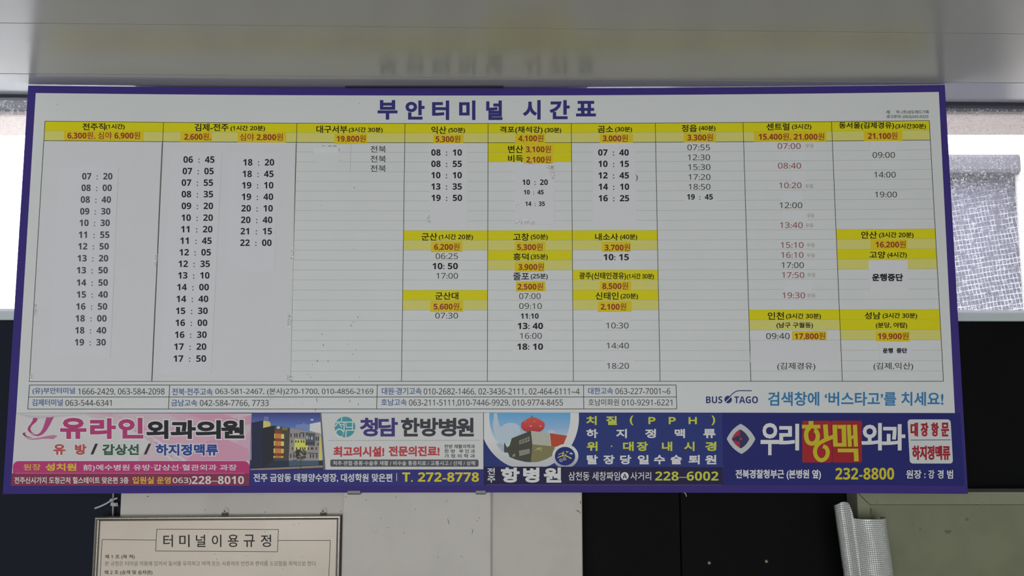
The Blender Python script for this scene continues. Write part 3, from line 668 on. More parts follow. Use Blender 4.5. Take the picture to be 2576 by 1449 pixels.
text('lettering', [('최고의시설!',839,967,1123,1149),('전문의진료!',978,1106,1122,1148)], 0.0008, mat((150,54,60)), a2, bold=2.2)
text('lettering', [('한방 재활의학과',1118,1195,1118,1128),('한 방',1118,1145,1130,1140),('부 인 과',1155,1195,1130,1140),('가 정 의 학 과',1118,1195,1142,1152)], 0.0008, mat((50,48,50)), a2, bold=0.4)
poly('dark_bar', rrect(831,1156,1204,1174,4), 0.0008, mat((70,70,74)), a2)
text('lettering', [xx('척추·관절·중풍·수술후 재활 / 비수술 통증치료 / 교통사고 / 산재 / 상해',838,1195,1165,11.5)], 0.0010, mat((190,190,190)), a2, bold=0.2)
text('lettering', [xx('전주 금암동 태평양수영장, 대성학원 맞은편',638,987,1202,22)], 0.0008, mat((180,180,186)), a2, bold=1.0)
lines('divider', [((998,1190),(998,1210))], 1.6, 0.0008, mat((180,178,186)), a2)
text('lettering', [xx('T. 272-8778',1012,1205,1200,24)], 0.0008, mat((168,158,42)), a2, heavy=True, bold=0.6)
# 3: hospital advertisement with an apple on its roof
a3 = ad('advertisement', [(1217,1037.5),(1816,1039),(1820,1220),(1217,1220)], mat((36,45,96)), 'blue hospital advertisement showing a red apple on a building')
quad('dark_band', [(1217,1174),(1818,1175.5),(1820,1220),(1217,1220)], 0.0006, mat((32,28,58)), a3)
lines('band_rule', [((1224,1219.4),(1815,1219.8))], 0.8, 0.0008, mat((90,80,120)), a3)
def ap(x, y): return (1210+x/7.246, 1030+y/7.246)
def A_(*a): return [ap(*p) for p in a]
def clip(pts, y0, x0=1217.2):                                # keep a printed motif inside its panel
    out = []
    for i in range(len(pts)):
        p, q = pts[i], pts[(i+1) % len(pts)]
        if p[1] >= y0: out.append(p)
        if (p[1] >= y0) != (q[1] >= y0): t = (y0-p[1])/(q[1]-p[1]); out.append((p[0]+(q[0]-p[0])*t, y0))
    pts, out = out, []
    for i in range(len(pts)):
        p, q = pts[i], pts[(i+1) % len(pts)]
        if p[0] >= x0: out.append(p)
        if (p[0] >= x0) != (q[0] >= x0): t = (x0-p[0])/(q[0]-p[0]); out.append((x0, p[1]+(q[1]-p[1])*t))
    return out
def clipb(pts, y1): return [(x, min(y, y1)) for x, y in pts]
ring = clipb(clip(ell(*ap(880,150), 125, 132, 72), 1038.2), 1173.8)
poly('ring_frame', ring, 0.0006, gradmat([(0,(150,152,156)),(0.5,(190,190,192)),(1,(170,172,178))], BD.uv(1330,1174)[1]-ZB, BD.uv(1330,1039)[1]-ZB), a3)
z0_, z1_ = BD.uv(1330,1110)[1]-ZB, BD.uv(1330,1039)[1]-ZB
disc = clip(ell(*ap(890,120), 102, 117, 72), 1038.6)
poly('pictured_sky', disc, 0.0008, gradmat([(0,(150,168,200)),(0.5,(110,140,190)),(1,(72,132,176))], z0_, z1_), a3)
for c_ in (A_((240,70),(290,70),(320,230),(380,420),(400,640),(330,620),(260,470),(215,300)), A_((340,330),(430,270),(520,240),(620,250),(700,300),(720,430),(550,520),(470,640),(410,560)), A_((1200,400),(1240,380),(1290,372),(1340,400),(1360,430),(1260,440))):
    poly('pictured_cloud', c_, 0.0010, mat((148,160,186)), a3)
multi('pictured_hill', [A_((280,630),(350,615),(415,650),(420,780),(370,760))], 0.0011, mat((140,146,158)), a3)
multi('pictured_gable', [A_((420,590),(480,700),(490,790),(420,780))], 0.0012, mat((60,62,58)), a3)
apl = [ap(945+230*math.cos(t)*(1-0.06*math.cos(2*t)), 290+135*math.sin(t)-12*math.cos(4*t)*(1 if math.sin(t) < 0 else 0)) for t in [2*math.pi*i/48 for i in range(48)]]
poly('pictured_apple', apl, 0.0012, gradmat([(0,(120,36,38)),(0.5,(160,46,46)),(1,(166,58,50))], ap_z0 if False else BD.uv(*ap(945,430))[1]-ZB, BD.uv(*ap(945,160))[1]-ZB), a3)
multi('apple_stalk', [A_((910,112),(935,115),(970,172),(925,172))], 0.0014, mat((96,92,62)), a3)
multi('apple_gleam', [ell(*ap(808,212),1.2,1.4,10), ell(*ap(970,220),2.2,1.2,12), ell(*ap(908,303),3.6,1.5,14), ell(*ap(1085,303),3.4,1.7,14)], 0.0014, mat((172,120,120)), a3)
multi('pictured_dark_wall', [clipb(A_((560,525),(908,388),(935,640),(910,962),(800,955),(640,915),(520,865),(495,790),(465,700),(520,660)),1163)], 0.0014, mat((62,60,52)), a3)
multi('pictured_pale_cladding', [A_((908,388),(1250,430),(1280,668),(935,635))], 0.0014, mat((150,150,140)), a3)
multi('pictured_cladding_rib', [A_((908+i*34,388+i*4.2),(914+i*34,389+i*4.2),(944+i*34,636+i*3.2),(937+i*34,635+i*3.2)) for i in range(10)], 0.0015, mat((128,128,118)), a3)
multi('pictured_red_cladding', [A_((1255,432),(1570,478),(1500,640),(1400,670),(1340,682),(1282,668))], 0.0014, mat((156,64,44)), a3)
multi('pictured_cladding_rib', [A_((1270+i*30,436+i*4.4),(1277+i*30,437+i*4.4),(1296+i*24,668),(1290+i*24,668)) for i in range(9)], 0.0015, mat((120,44,32)), a3)
multi('pictured_lower_wall', [clipb(A_((935,635),(1280,668),(1345,685),(1330,760),(1290,850),(1180,910),(1040,955),(910,962)),1163)], 0.0014, mat((104,100,70)), a3)
multi('pictured_window', [A_((690,570),(885,490),(890,575),(695,640))]+[A_((690,750),(890,715),(890,800),(700,850)), A_((570,830),(620,800),(625,850),(580,870))], 0.0016, mat((110,112,104)), a3)
multi('pictured_window_bar', [A_((690,600),(888,525),(888,535),(690,612))]+[A_((740+50*i,550-20*i),(748+50*i,547-20*i),(750+50*i,620-20*i),(742+50*i,624-20*i)) for i in range(3)], 0.0017, mat((58,58,50)), a3)
multi('pictured_wall_sign', ribbon(curve([ap(990,745),ap(1040,720),ap(1110,750)],8),[1]*9)+ribbon([ap(1020,712),ap(1060,700),ap(1115,706)],[1,1.4,1]), 0.0016, mat((190,176,110)), a3)
poly('badge_rim', clipb(ell(*ap(1535,850), 33, 30.5, 48),1173.9), 0.0018, gradmat([(0,(120,124,134)),(0.6,(170,172,178)),(1,(190,190,192))], BD.uv(1420,1174)[1]-ZB, BD.uv(1420,1118)[1]-ZB), a3)
poly('badge', ell(*ap(1530,850), 25.6, 23.4, 48), 0.0020, mat((30,38,92)), a3)
multi('badge_figure', ribbon(curve([ap(1395,878),ap(1480,845),ap(1560,850),ap(1645,895)],14),[2,2.2,2.4,2.6]+[2.6]*7+[2.8,3,3.2,3])+ribbon(curve([ap(1408,828),ap(1450,800),ap(1500,800),ap(1560,832)],10),[1.4]*11)+ribbon([ap(1497,790),ap(1482,842)],[3,2])+[ell(*ap(1498,775),1.6,1.8,10)], 0.0022, mat((200,160,60)), a3)
multi('badge_leaf', [A_((1548,748),(1570,765),(1605,768),(1575,788),(1552,780))], 0.0022, mat((150,190,70)), a3)
multi('badge_cloud', [A_((1605,800),(1640,778),(1675,805),(1672,820),(1620,815))], 0.0022, mat((110,160,205)), a3)
spi = lambda c: [(c[0]+(5-0.16*i)*math.cos(i*0.42), c[1]+(5-0.16*i)*math.sin(i*0.42)) for i in range(28)]
multi('badge_curl', ribbon(spi(ap(1455,920)),[0.9]*28)+ribbon(spi(ap(1520,893)),[0.9]*28), 0.0022, mat((160,160,190)), a3)
LM = mat((156,162,56)); LV = mat((172,174,188))
text('lettering', [('치',1475,1501,1046.5,1069),('질',1525,1552,1046.5,1069),('(',1584,1593,1045,1070),('P',1631,1649,1049,1067),('P',1682,1700,1049,1067),('H',1732,1753,1049,1067),(')',1790,1799,1045,1070),
   ('위',1476,1503,1111,1134.5),('·',1536.5,1540.5,1120.5,1124.5),('대',1567,1594,1111,1134.5),('장',1602,1630,1111,1134.5),('내',1665,1691,1111,1134.5),('시',1721,1747,1111,1134.5),('경',1774,1802,1111,1134.5)], 0.0006, LM, a3, bold=1.9)
text('lettering', [('하',1475,1504,1079,1102),('지',1550,1577,1079,1102),('정',1623,1650,1079,1102),('맥',1697,1723,1079,1102),('류',1769,1800,1079,1102)]
  +[(c,x,x+28,1144.5,1168) for c, x in zip('탈장당일수술퇴원',(1476,1518,1560,1604,1645,1687,1732,1774))], 0.0006, LV, a3, bold=1.9)
text('lettering', [('전',1226,1245,1177,1194),('주',1226,1246,1197,1214)], 0.0008, LV, a3, bold=0.9)
text('lettering', [('항',1260,1307,1176,1214),('병',1316,1357,1176,1214),('원',1368,1412,1176,1214)], 0.0008, LV, a3, bold=4)
text('lettering', [xx('삼천동 세창짜임',1430,1559,1197.5,22),xx('사거리',1586,1638,1197.5,21)], 0.0008, LV, a3, bold=0.4)
poly('letter_disc', ell(1571.5,1197.5,10,10,28), 0.0008, LV, a3); text('disc_letter', [('A',1566,1577,1192,1203.5)], 0.0010, mat((32,28,58)), a3, heavy=True)
text('lettering', [xx('228–6002',1648,1807,1197.5,23)], 0.0008, LM, a3, heavy=True)
# 4: blue clinic advertisement with red squares
a4 = ad('advertisement', [(1816,1039),(2415,1039.5),(2427,1222),(1820,1220)], mat((30,33,86)), 'deep blue clinic advertisement with two red squares')
def dia(cx, cy, rx, ry, c):
    P = [(cx-rx,cy),(cx-1,cy-ry),(cx+rx,cy),(cx+1,cy+ry)]; out = []
    for i in range(4):
        p, q = P[i], P[(i+1) % 4]; mx_, my_ = (p[0]+q[0])/2, (p[1]+q[1])/2; dx, dy = mx_-cx, my_-cy; l = math.hypot(dx, dy)
        b = (mx_+dx/l*c, my_+dy/l*c)
        for k in range(10): t = k/10; out.append(tuple((1-t)**2*p[j]+2*t*(1-t)*b[j]+t*t*q[j] for j in (0, 1)))
    return out
poly('logo_frame', dia(1864,1104,36,38,9), 0.0006, mat((150,153,156)), a4)
inner = dia(1862.5,1104,22,24,6)
poly('logo_field', inner, 0.0008, mat((42,44,72)), a4)
poly('logo_red_half', [p for p in inner if p[0] <= 1862.5]+[(1860.5,1112),(1862,1104),(1859,1094)], 0.0010, mat((140,40,56)), a4)
poly('logo_dot', ell(1864,1104,3,3,14), 0.0011, mat((140,40,56)), a4)
text('lettering', [('우',1913,1960,1064,1145),('리',1960,2010,1066,1133),('외',2167,2218,1064,1133),('과',2218,2277,1067,1133)], 0.0008, mat((172,174,176)), a4, bold=4.2)
poly('red_square', rrect(2018,1058.5,2091.5,1163.5,4), 0.0006, mat((128,32,37)), a4); poly('red_square', rrect(2091.5,1058.5,2168,1163.5,4), 0.0007, mat((124,30,35)), a4)
lines('square_joint', [((2091.5,1060),(2094,1163))], 1.0, 0.0008, mat((84,24,34)), a4)
M_hy = mat((154,142,36))
def hg(*a): return [(2000+x/12.08, 1050+y/12.08) for x, y in a]
def hs(pts, wd, n=None):
    c = curve(hg(*pts), n) if n else hg(*pts)
    return ribbon(c, [wd/12.08]*len(c))
# the two interlinked drawn syllables on the red squares: each stroke a printed piece
for k_, pcs in enumerate((hs(((482,112),(482,300)),146), hs(((205,280),(765,280)),112), hs(((575,392),(640,420),(690,560),(640,730),(515,795),(385,740),(333,560),(360,400),(440,310)),132,30), hs(((915,215),(948,650)),140),
   hs(((1170,580),(900,690),(700,810),(612,960),(612,1120),(690,1255),(810,1300),(935,1225),(990,1080),(950,930),(845,875)),122,36), hs(((1200,225),(1222,840)),140), hs(((1160,832),(1560,832)),112), hs(((1475,225),(1492,888)),136), hs(((1285,285),(1540,285)),112),
   hs(((1630,225),(1662,888)),122), hs(((1812,225),(1846,888)),130), hs(((1680,630),(1815,560)),96), hs(((1292,1003),(1905,1003)),112), hs(((1840,948),(1860,1332)),140))):
    multi('letter_stroke', pcs, 0.0010+0.00002*k_, M_hy, a4)
poly('white_box', [(x+(y-1055)*0.055, y) for x, y in rrect(2282.5,1055,2391,1166,8)], 0.0006, mat((160,163,163)), a4)
lines('box_rule', [((2290,1107),(2391,1106.5))], 1.5, 0.0008, mat((30,30,80)), a4)
text('lettering', [('대',2290,2309,1063,1098),('장',2316,2335,1063,1098),('항',2342,2361,1063,1098),('문',2367,2387,1063,1098),('하지정맥류',2294,2390,1121,1157)], 0.0008, mat((126,32,42)), a4, bold=2.6)
text('lettering', [xx('전북경찰청부근 (본병원 옆)',1850,2065,1194,26)], 0.0008, LV, a4, bold=1.3)
text('lettering', [xx('232-8800',2101,2249,1191.5,30)], 0.0008, mat((160,150,40)), a4, heavy=True, bold=0.5)
text('lettering', [xx('원장 :',2279,2328,1193,22),xx('강',2335,2350,1193,22),xx('경',2358,2373,1193,22),xx('범',2382,2397,1193,22)], 0.0008, LV, a4, bold=1.0)

# ------------------------------------------------------------------ paper sheets and slips taped to the board
M_tape = bpy.data.materials.new('clear_tape'); M_tape.use_nodes = True
nt = M_tape.node_tree; nt.nodes.remove(nt.nodes['Principled BSDF'])
_t = nt.nodes.new('ShaderNodeBsdfTransparent'); _g = nt.nodes.new('ShaderNodeBsdfGlossy'); _g.inputs['Roughness'].default_value = 0.12
_n = nt.nodes.new('ShaderNodeTexNoise'); _n.inputs['Scale'].default_value = 260; _n.inputs['Detail'].default_value = 1; _tc = nt.nodes.new('ShaderNodeTexCoord'); nt.links.new(_tc.outputs['Object'], _n.inputs['Vector'])
_b = nt.nodes.new('ShaderNodeBump'); _b.inputs['Strength'].default_value = 1.0; _b.inputs['Distance'].default_value = 0.004
nt.links.new(_n.outputs[0], _b.inputs['Height']); nt.links.new(_b.outputs[0], _g.inputs['Normal'])
_m = nt.nodes.new('ShaderNodeMixShader'); _m.inputs[0].default_value = 0.30
nt.links.new(_t.outputs[0], _m.inputs[1]); nt.links.new(_g.outputs[0], _m.inputs[2]); nt.links.new(_m.outputs[0], nt.nodes['Material Output'].inputs[0])
M_pap = mat((166,166,169), rough=0.65); M_strip = mat((167,167,175), rough=0.6)
M_ink1 = mat((58,56,66)); M_ink2 = mat((28,27,32))
def paper(label, pts, group, off=0.0013, m=M_pap, lift=None, back=0.0002):
    c = Vector(BD.uv((pts[2][0]+pts[3][0])/2, (pts[2][1]+pts[3][1])/2))
    r = empty('paper_sheet' if abs(pts[1][0]-pts[0][0]) > 200 else 'paper_slip', BD.pt(c.x, c.y, 0.001)); tag(r, label, 'paper', group)
    quad('sheet', pts, off, m, r, back=back, lift=lift)
    return r
def tape(r, pts, off): quad('tape', pts, off, M_tape, r)
def curl(s, t):
    e = max(0.0, (s-0.93)/0.07)
    return 0.0030*e*e*(0.35+0.65*abs(math.sin(5.0*t+0.6))) + 0.0006*math.sin(9*s)*math.sin(7*t)**2
s1 = paper('leftmost large white paper with one column of departure times', [(112.5,357),(408.5,358.5),(382,958),(78,957.5)], 'large taped timetable papers', lift=curl)
quad('time_strip', [(150,420),(299,422),(279,900),(128,898)], 0.0024, M_strip, s1, back=0.0012)
for s, x, y, wd in (('07 : 20',246,444,76),('08 : 00',244.5,473,76),('08 : 40',242.5,502.5,76),('09 : 30',241,532,76),('10 : 30',239.5,561,76),('11 : 55',238,591,77),('12 : 50',236.5,620,77),('13 : 20',235,650,77),
   ('13 : 50',233.5,680,78),('14 : 50',233.5,711,78),('15 : 40',233.5,741,78),('16 : 50',232,771,78),('18 : 00',230.5,801,78),('18 : 40',229.5,831,78),('19 : 30',228.5,861,78)):
    text('departure_time', [cxy(s, x, y, wd, 16.5)], 0.0027, M_ink1, s1, heavy=True, bold=0.2)
tape(s1, [(88,763),(94,766),(94,793),(87,796)], 0.0030); tape(s1, [(76,941),(83,942),(82,956),(75,956)], 0.0030)
s2 = paper('large white paper beside it with two columns of departure times', [(411.5,359),(744.5,364),(731.5,959.5),(384,959)], 'large taped timetable papers', lift=lambda s, t: curl(s, t)*0.8)
quad('time_strip', [(432,381),(559,384),(532,940),(405,938)], 0.0024, M_strip, s2, back=0.0012); quad('time_strip', [(584,386),(705,388),(690,680),(574,678)], 0.0024, M_strip, s2, back=0.0012)
for s, x, y, wd in (('06 : 45',501.5,402,78),('07 : 05',499.5,431,78),('07 : 55',497.5,460,79),('08 : 35',497.5,489,79),('09 : 20',497.5,518.5,79),('10 : 20',497,548,79),('11 : 20',496,577,79),('11 : 45',494,606,79),('12 : 05',492,635,79),
   ('12 : 35',489.5,664,79),('13 : 10',488.5,693,79),('14 : 00',486.5,722.5,80),('14 : 40',485,752,80),('15 : 30',483.5,782,80),('16 : 00',482.5,812,80),('16 : 30',481,842,80),('17 : 20',479.5,872,81),('17 : 50',478.5,902,82),
   ('18 : 20',651.5,409,78),('18 : 45',650,438,78),('19 : 10',649,466.5,79),('19 : 40',648.5,495.5,79),('20 : 10',647.5,524.5,79),('20 : 40',646.5,553.5,79),('21 : 15',645.5,582,79),('22 : 00',644.5,611,79)):
    text('departure_time', [cxy(s, x, y, wd, 16.5)], 0.0027, M_ink2, s2, heavy=True, bold=0.2)
tape(s2, [(725,790),(735,790),(734,825),(724,825)], 0.0046); tape(s2, [(721,945),(737,946),(736,958),(722,957)], 0.0046); tape(s2, [(732,627),(741,627),(740,652),(731,652)], 0.0046); tape(s2, [(391,640),(398,640),(396,672),(390,672)], 0.0030)
s3 = paper('pale five-line time slip left of the plastic covered slip', [(1081.5,361),(1176,361.5),(1178.5,573.5),(1083,573.5)], 'narrow taped time slips', m=M_sl)
for s, x, y in (('08 : 10',1123.5,384),('08 : 55',1123.5,412.5),('10 : 10',1123.5,441),('13 : 35',1123.5,469.5),('19 : 50',1124,498)): text('departure_time', [cxy(s, x, y, 77, 16)], 0.0016, M_ink2, s3, heavy=True, bold=0.4)
tape(s3, [(1074,543),(1083,541),(1084,562),(1073,560)], 0.0018)
s4 = paper('plastic covered slip with three small times under the orange stickers', [(1295.5,412),(1396,412.5),(1394,566),(1294.5,563)], 'narrow taped time slips', off=0.0022, m=M_sl)
for s, x, y, wd, h in (('10 : 20',1346,459,64,14),('10 : 45',1342.5,484,50,11.5),('14 : 35',1346,513,49,11.5)): text('departure_time', [cxy(s, x, y, wd, h)], 0.0025, M_ink2, s4, heavy=True, bold=0.3)
tape(s4, [(1295,553),(1345,556),(1345,565),(1295,564)], 0.0028); tape(s4, [(1318,409),(1344,410),(1343,415),(1319,414)], 0.0028); tape(s4, [(1386,418),(1394,418),(1393,427),(1386,426)], 0.0028); tape(s4, [(1296,517),(1304,512),(1307,519),(1299,524)], 0.0028); tape(s4, [(1371,415),(1394,414),(1396,450),(1390,452)], 0.0027)
s5 = paper('pale five-line time slip right of the plastic covered slip', [(1490.5,361),(1598.5,361),(1600,576),(1491.5,576)], 'narrow taped time slips', m=M_sl)
for s, x, y in (('07 : 40',1543,384),('10 : 15',1543.5,412.5),('12 : 45',1543.5,441.5),('14 : 10',1544,470),('16 : 25',1544,499)): text('departure_time', [cxy(s, x, y, 77, 16)], 0.0016, M_ink2, s5, heavy=True, bold=0.4)
s6 = paper('blank white paper pasted below the 09:40 departure', [(1887,857),(2109,857),(2110,912),(1887,911)], None, m=M_pap)
quad('sheet', [(1886.5,833),(1990,833),(2108,857.5),(1887,857.5)], 0.0002, M_field, s6); text('departure_time', [xx('09:40',1927,1986,845.5,15)], 0.0016, M_thin, s6)
s7 = paper('white slip saying service suspended in large letters', [(2184.5,655),(2283,655),(2283.5,736),(2185,736)], 'service suspended slips', m=M_sl)
text('lettering', [xx('운행중단',2193,2271,698,19)], 0.0016, M_ink2, s7, bold=1.6)
s8 = paper('small white slip saying service suspended in small letters', [(2210,865),(2292,864),(2292,904),(2210,905)], 'service suspended slips', m=M_sw)
text('lettering', [xx('운행  중단',2220,2281,882,13)], 0.0016, M_ink2, s8, bold=1.2)

# ------------------------------------------------------------------ fixings of the board
M_al = mat((100,100,104), rough=0.4, spec=0.3)
def clipobj(px0, px1, label, rot):
    u0, _ = BD.uv(px0, 1239); u1, _ = BD.uv(px1, 1239); yb = bow((u0+u1)/2)
    r = empty('board_clip', ((u0+u1)/2, yb, ZB-0.003)); tag(r, label, 'clip', 'metal clips carrying the board')
    bevelled('lip', u0, u1, yb-0.0045, yb-0.0025, ZB-0.004, ZB+0.0055+rot, M_al, r, bev=0.0008)
    bevelled('shelf', u0, u1, yb-0.0045, yb+0.0065, ZB-0.004, ZB-0.0012, M_al, r, bev=0.0008)
clipobj(875, 907.5, 'grey metal clip under the board, left of the two', 0.0); clipobj(1197, 1222, 'grey metal clip under the board, right of the two', 0.0)
ub0, ub1 = BD.uv(870,222)[0], BD.uv(1266,222)[0]
br_ = empty('hanging_rail', ((ub0+ub1)/2, bow(0)-0.004, ZB+BH)); tag(br_, 'dark flat hanging rail between ceiling and board top', 'rail')
bevelled('bar', ub0, ub1, 0.0085, 0.022, ZB+BH+0.0004, ZB+BH+0.0022, mat((58,58,56), rough=0.5), br_, bev=0.0004, seg=1)
bevelled('end_tab', ub1-0.05, ub1, 0.0045, 0.0085, ZB+BH+0.0002, ZB+BH+0.0024, mat((70,70,66), rough=0.5), br_, bev=0.0004, seg=1)

# ------------------------------------------------------------------ framed notice under the board
NP = Plane(0.022)
ul, vt = NP.uv(237.5, 1301.5); ur, vt2 = NP.uv(856.5, 1297.5)
ub_ = ZB-0.86
nf = empty('framed_notice', ((ul+ur)/2, 0.044, ub_)); tag(nf, 'aluminium framed terminal rules notice under the board', 'notice')
M_rail = mat((92,89,84), rough=0.32, metal=0.8, k=3.0, bump=0.1, bscale=200)
def fr(name, a, b):                                          # half-round frame bar with mitred look
    bw = 0.0105; a, b = Vector(a), Vector(b); t = (b-a).normalized(); nrm = Vector((t.z, 0, -t.x))
    prof = [(0,0.020),(0,0.002),(0.0016,0.0002),(0.0045,0.0),(0.0062,0.0014),(0.0068,0.004),(0.0088,0.0046),(bw,0.0066),(bw,0.020)]
    vs, fs = [], []
    for p, s in ((a, 1), (b, -1)):
        for w_, d_ in prof: q = p + nrm*w_ + t*(s*w_); vs.append((q.x, 0.022+d_, q.z))
    n_ = len(prof)
    for i in range(n_-1): fs.append((i, i+1, n_+i+1, n_+i))
    fs += [tuple(range(n_))[::-1], tuple(range(n_, 2*n_))]
    return mk(name, vs, fs, M_rail, nf)
TLc, TRc, BLc, BRc = (ul, 0, vt), (ur, 0, vt2), (ul-0.001, 0, ub_), (ur-0.001, 0, ub_)
fr('frame_bar', TLc, TRc); fr('frame_bar', TRc, BRc); fr('frame_bar', BRc, BLc); fr('frame_bar', BLc, TLc)
M_np = mat((168,158,148), rough=0.22, spec=0.5, var=0.12, vscale=4, bump=0.12, bscale=5)
vs, fs = box(ul+0.006, ur-0.006, 0.032, 0.042, ub_+0.006, min(vt, vt2)-0.006); mk('notice_sheet', vs, fs, M_np, nf)
N2 = Plane(0.032); M_nk = mat((44,42,42)); M_nk2 = mat((96,88,82))
lines('printed_border', [((257,1357),(393.5,1358.7)),((394.5,1331.2),(700.5,1332)),((700.5,1332),(698,1388)),((698,1388),(391.5,1386)),((391.5,1386),(394.5,1331.2)),((699,1359.7),(831,1359.5)),((257,1357),(249,1500)),((831,1359.5),(825,1500))], 1.3, 0.0003, M_nk, nf, sf=N2)
text('heading', [(c,x,x+wd,1345-0.1,1376) for c, x, wd in zip('터미널이용규정',(411,451,493,533,573,613,656),(24,26,24,24,27,28,26))], 0.0003, M_nk, nf, bold=0.6, sf=N2)
text('article_heading', [xx('제 1 조 (목 적)',264,339,1401,11.5),xx('제 2 조 (승객 및 승차권)',262.5,383.5,1440.5,12)], 0.0003, M_nk, nf, bold=0.3, sf=N2)
text('article_text', [xx('본 규정은 터미널 이용에 있어서 질서를 유지하고 여객 또는 사용자의 안전과 편의를 도모함을 목적으로 한다.',264,797,1417.5,12)], 0.0003, M_nk2, nf, sf=N2)
multi('fly_specks', [ell(x, y, 0.9, 0.9, 7) for x, y in ((739,1320),(541,1393),(545,1407),(619,1398),(752,1317),(667,1338),(712,1430),(672,1410),(523,1340),(598,1347),(760,1400),(700,1412))], 0.0003, M_nk, nf, sf=N2)['kind'] = 'stuff'
M_hk = mat((120,112,98), rough=0.35, metal=0.7, k=3.0)
for px in (566, 813.5):
    d = ray(px, 1288); P = CAMP + d*((0.044-CAMP.y)/d.y)
    h = empty('picture_hook', (P.x, 0.046, P.z-0.01)); tag(h, 'small bent metal hanging eyelet above the %s of the framed notice' % ('middle' if px < 700 else 'right end'), 'hook', 'hanging eyelets of the framed notice')
    c_ = (P.x, P.z+0.003); tab = [(c_[0]+0.0082*math.cos(t), c_[1]+0.0082*math.sin(t)) for t in [math.radians(15*i) for i in range(13)]]+[(c_[0]-0.0082, c_[1]-0.012), (c_[0]+0.0082, c_[1]-0.012)]
    n_ = len(tab); vs = [(x, 0.0455, z) for x, z in tab]+[(x, 0.0472, z) for x, z in tab]
    fs = [tuple(range(n_))[::-1], tuple(range(n_, 2*n_))]+[(i, (i+1) % n_, n_+(i+1) % n_, n_+i) for i in range(n_)]
    mk('plate', vs, fs, mat((136,134,130), rough=0.4, spec=0.4), h)
    eye = [(c_[0]-0.0015+0.0032*math.cos(t), 0.0450, c_[1]-0.001+0.0032*math.sin(t)) for t in [math.radians(30*i) for i in range(13)]]
    vs, fs = tube(eye, 0.0011, 8, caps=False); mk('eyelet_rim', vs, fs, mat((150,148,142), rough=0.35, spec=0.5), h, smooth=True)
    vs, fs = tube([(c_[0]-0.0015, 0.0452, c_[1]-0.001), (c_[0]-0.0015, 0.0470, c_[1]-0.001)], 0.0020, 10); mk('screw', vs, fs, mat((60,60,56), rough=0.5), h, smooth=True)
    bevelled('clamp', c_[0]-0.0084, c_[0]+0.0080, 0.0430, 0.0468, c_[1]-0.0135, c_[1]-0.0045, mat((66,58,54), rough=0.5, spec=0.3), h, bev=0.0015)

# ------------------------------------------------------------------ cable and ties by the pillar's left edge
M_tie = mat((132,133,134), rough=0.4); WPY = wy(xa)-0.014
WP = Plane(WPY)
def P3(px, py, dy=0.0): u, v = WP.uv(px, py); return (u, WPY+dy, v)
cb = tag(mk('cable', *tube([P3(285,1180), P3(285,1240), P3(284,1300), P3(283,1449), P3(280,1900)], 0.0022, 8), mat((120,122,124), rough=0.5), None, smooth=True), 'thin grey cable hanging beside the white pillar', 'cable')
def tie(pts, wd, label):
    r = empty('cable_tie', P3(289, pts[0][1], 0)); tag(r, label, 'cable tie', 'white cable ties')
    vs, fs = [], []
    for i, p in enumerate(pts):
        a, b = pts[max(0, i-1)], pts[min(len(pts)-1, i+1)]; dx, dy = b[0]-a[0], b[1]-a[1]; l = math.hypot(dx, dy); nx, ny = -dy/l*wd/2, dx/l*wd/2
        for s, d_ in ((1,-0.006),(-1,-0.006),(-1,-0.0046),(1,-0.0046)): vs.append(P3(p[0]+nx*s, p[1]+ny*s, d_))
    for i in range(len(pts)-1):
        for k in range(4): fs.append((4*i+k, 4*i+(k+1) % 4, 4*i+4+(k+1) % 4, 4*i+4+k))
    fs += [(0,1,2,3), tuple(4*(len(pts)-1)+k for k in (3,2,1,0))]
    mk('strap', vs, fs, M_tie, r)
    h = Vector(P3(*pts[1])); bevelled('lock_head', h.x-0.004, h.x+0.004, h.y-0.0085, h.y-0.003, h.z-0.004, h.z+0.004, M_tie, r, bev=0.0008)
tie([(298,1252),(284,1257),(270,1266),(255,1273),(241,1278)], 4.2, 'white cable tie with a long tail sticking out left')
tie([(299,1268),(292,1268.5),(281,1267)], 9.0, 'short wide white cable tie below the long-tailed one')

# ------------------------------------------------------------------ scrap of tape hanging from the board over the black boards
SP_ = Plane(0.012)
vs, fs = [], []
cpts = curve([(1721,1239),(1725,1242.5),(1727.5,1250)], 10)
for i, p in enumerate(cpts):
    wd = 2.4*(1-0.5*i/10)
    for s, d_ in ((-1,0),(1,0),(1,-0.0004),(-1,-0.0004)): u, v = SP_.uv(p[0]+s*wd/2, p[1]); vs.append((u, 0.012+d_+0.0003*i, v))
for i in range(10):
    for k in range(4): fs.append((4*i+k, 4*i+(k+1) % 4, 4*i+4+(k+1) % 4, 4*i+4+k))
tag(mk('tape_scrap', vs, fs, mat((170,168,165), rough=0.4), None), 'tiny curled white tape scrap under the board', 'tape')

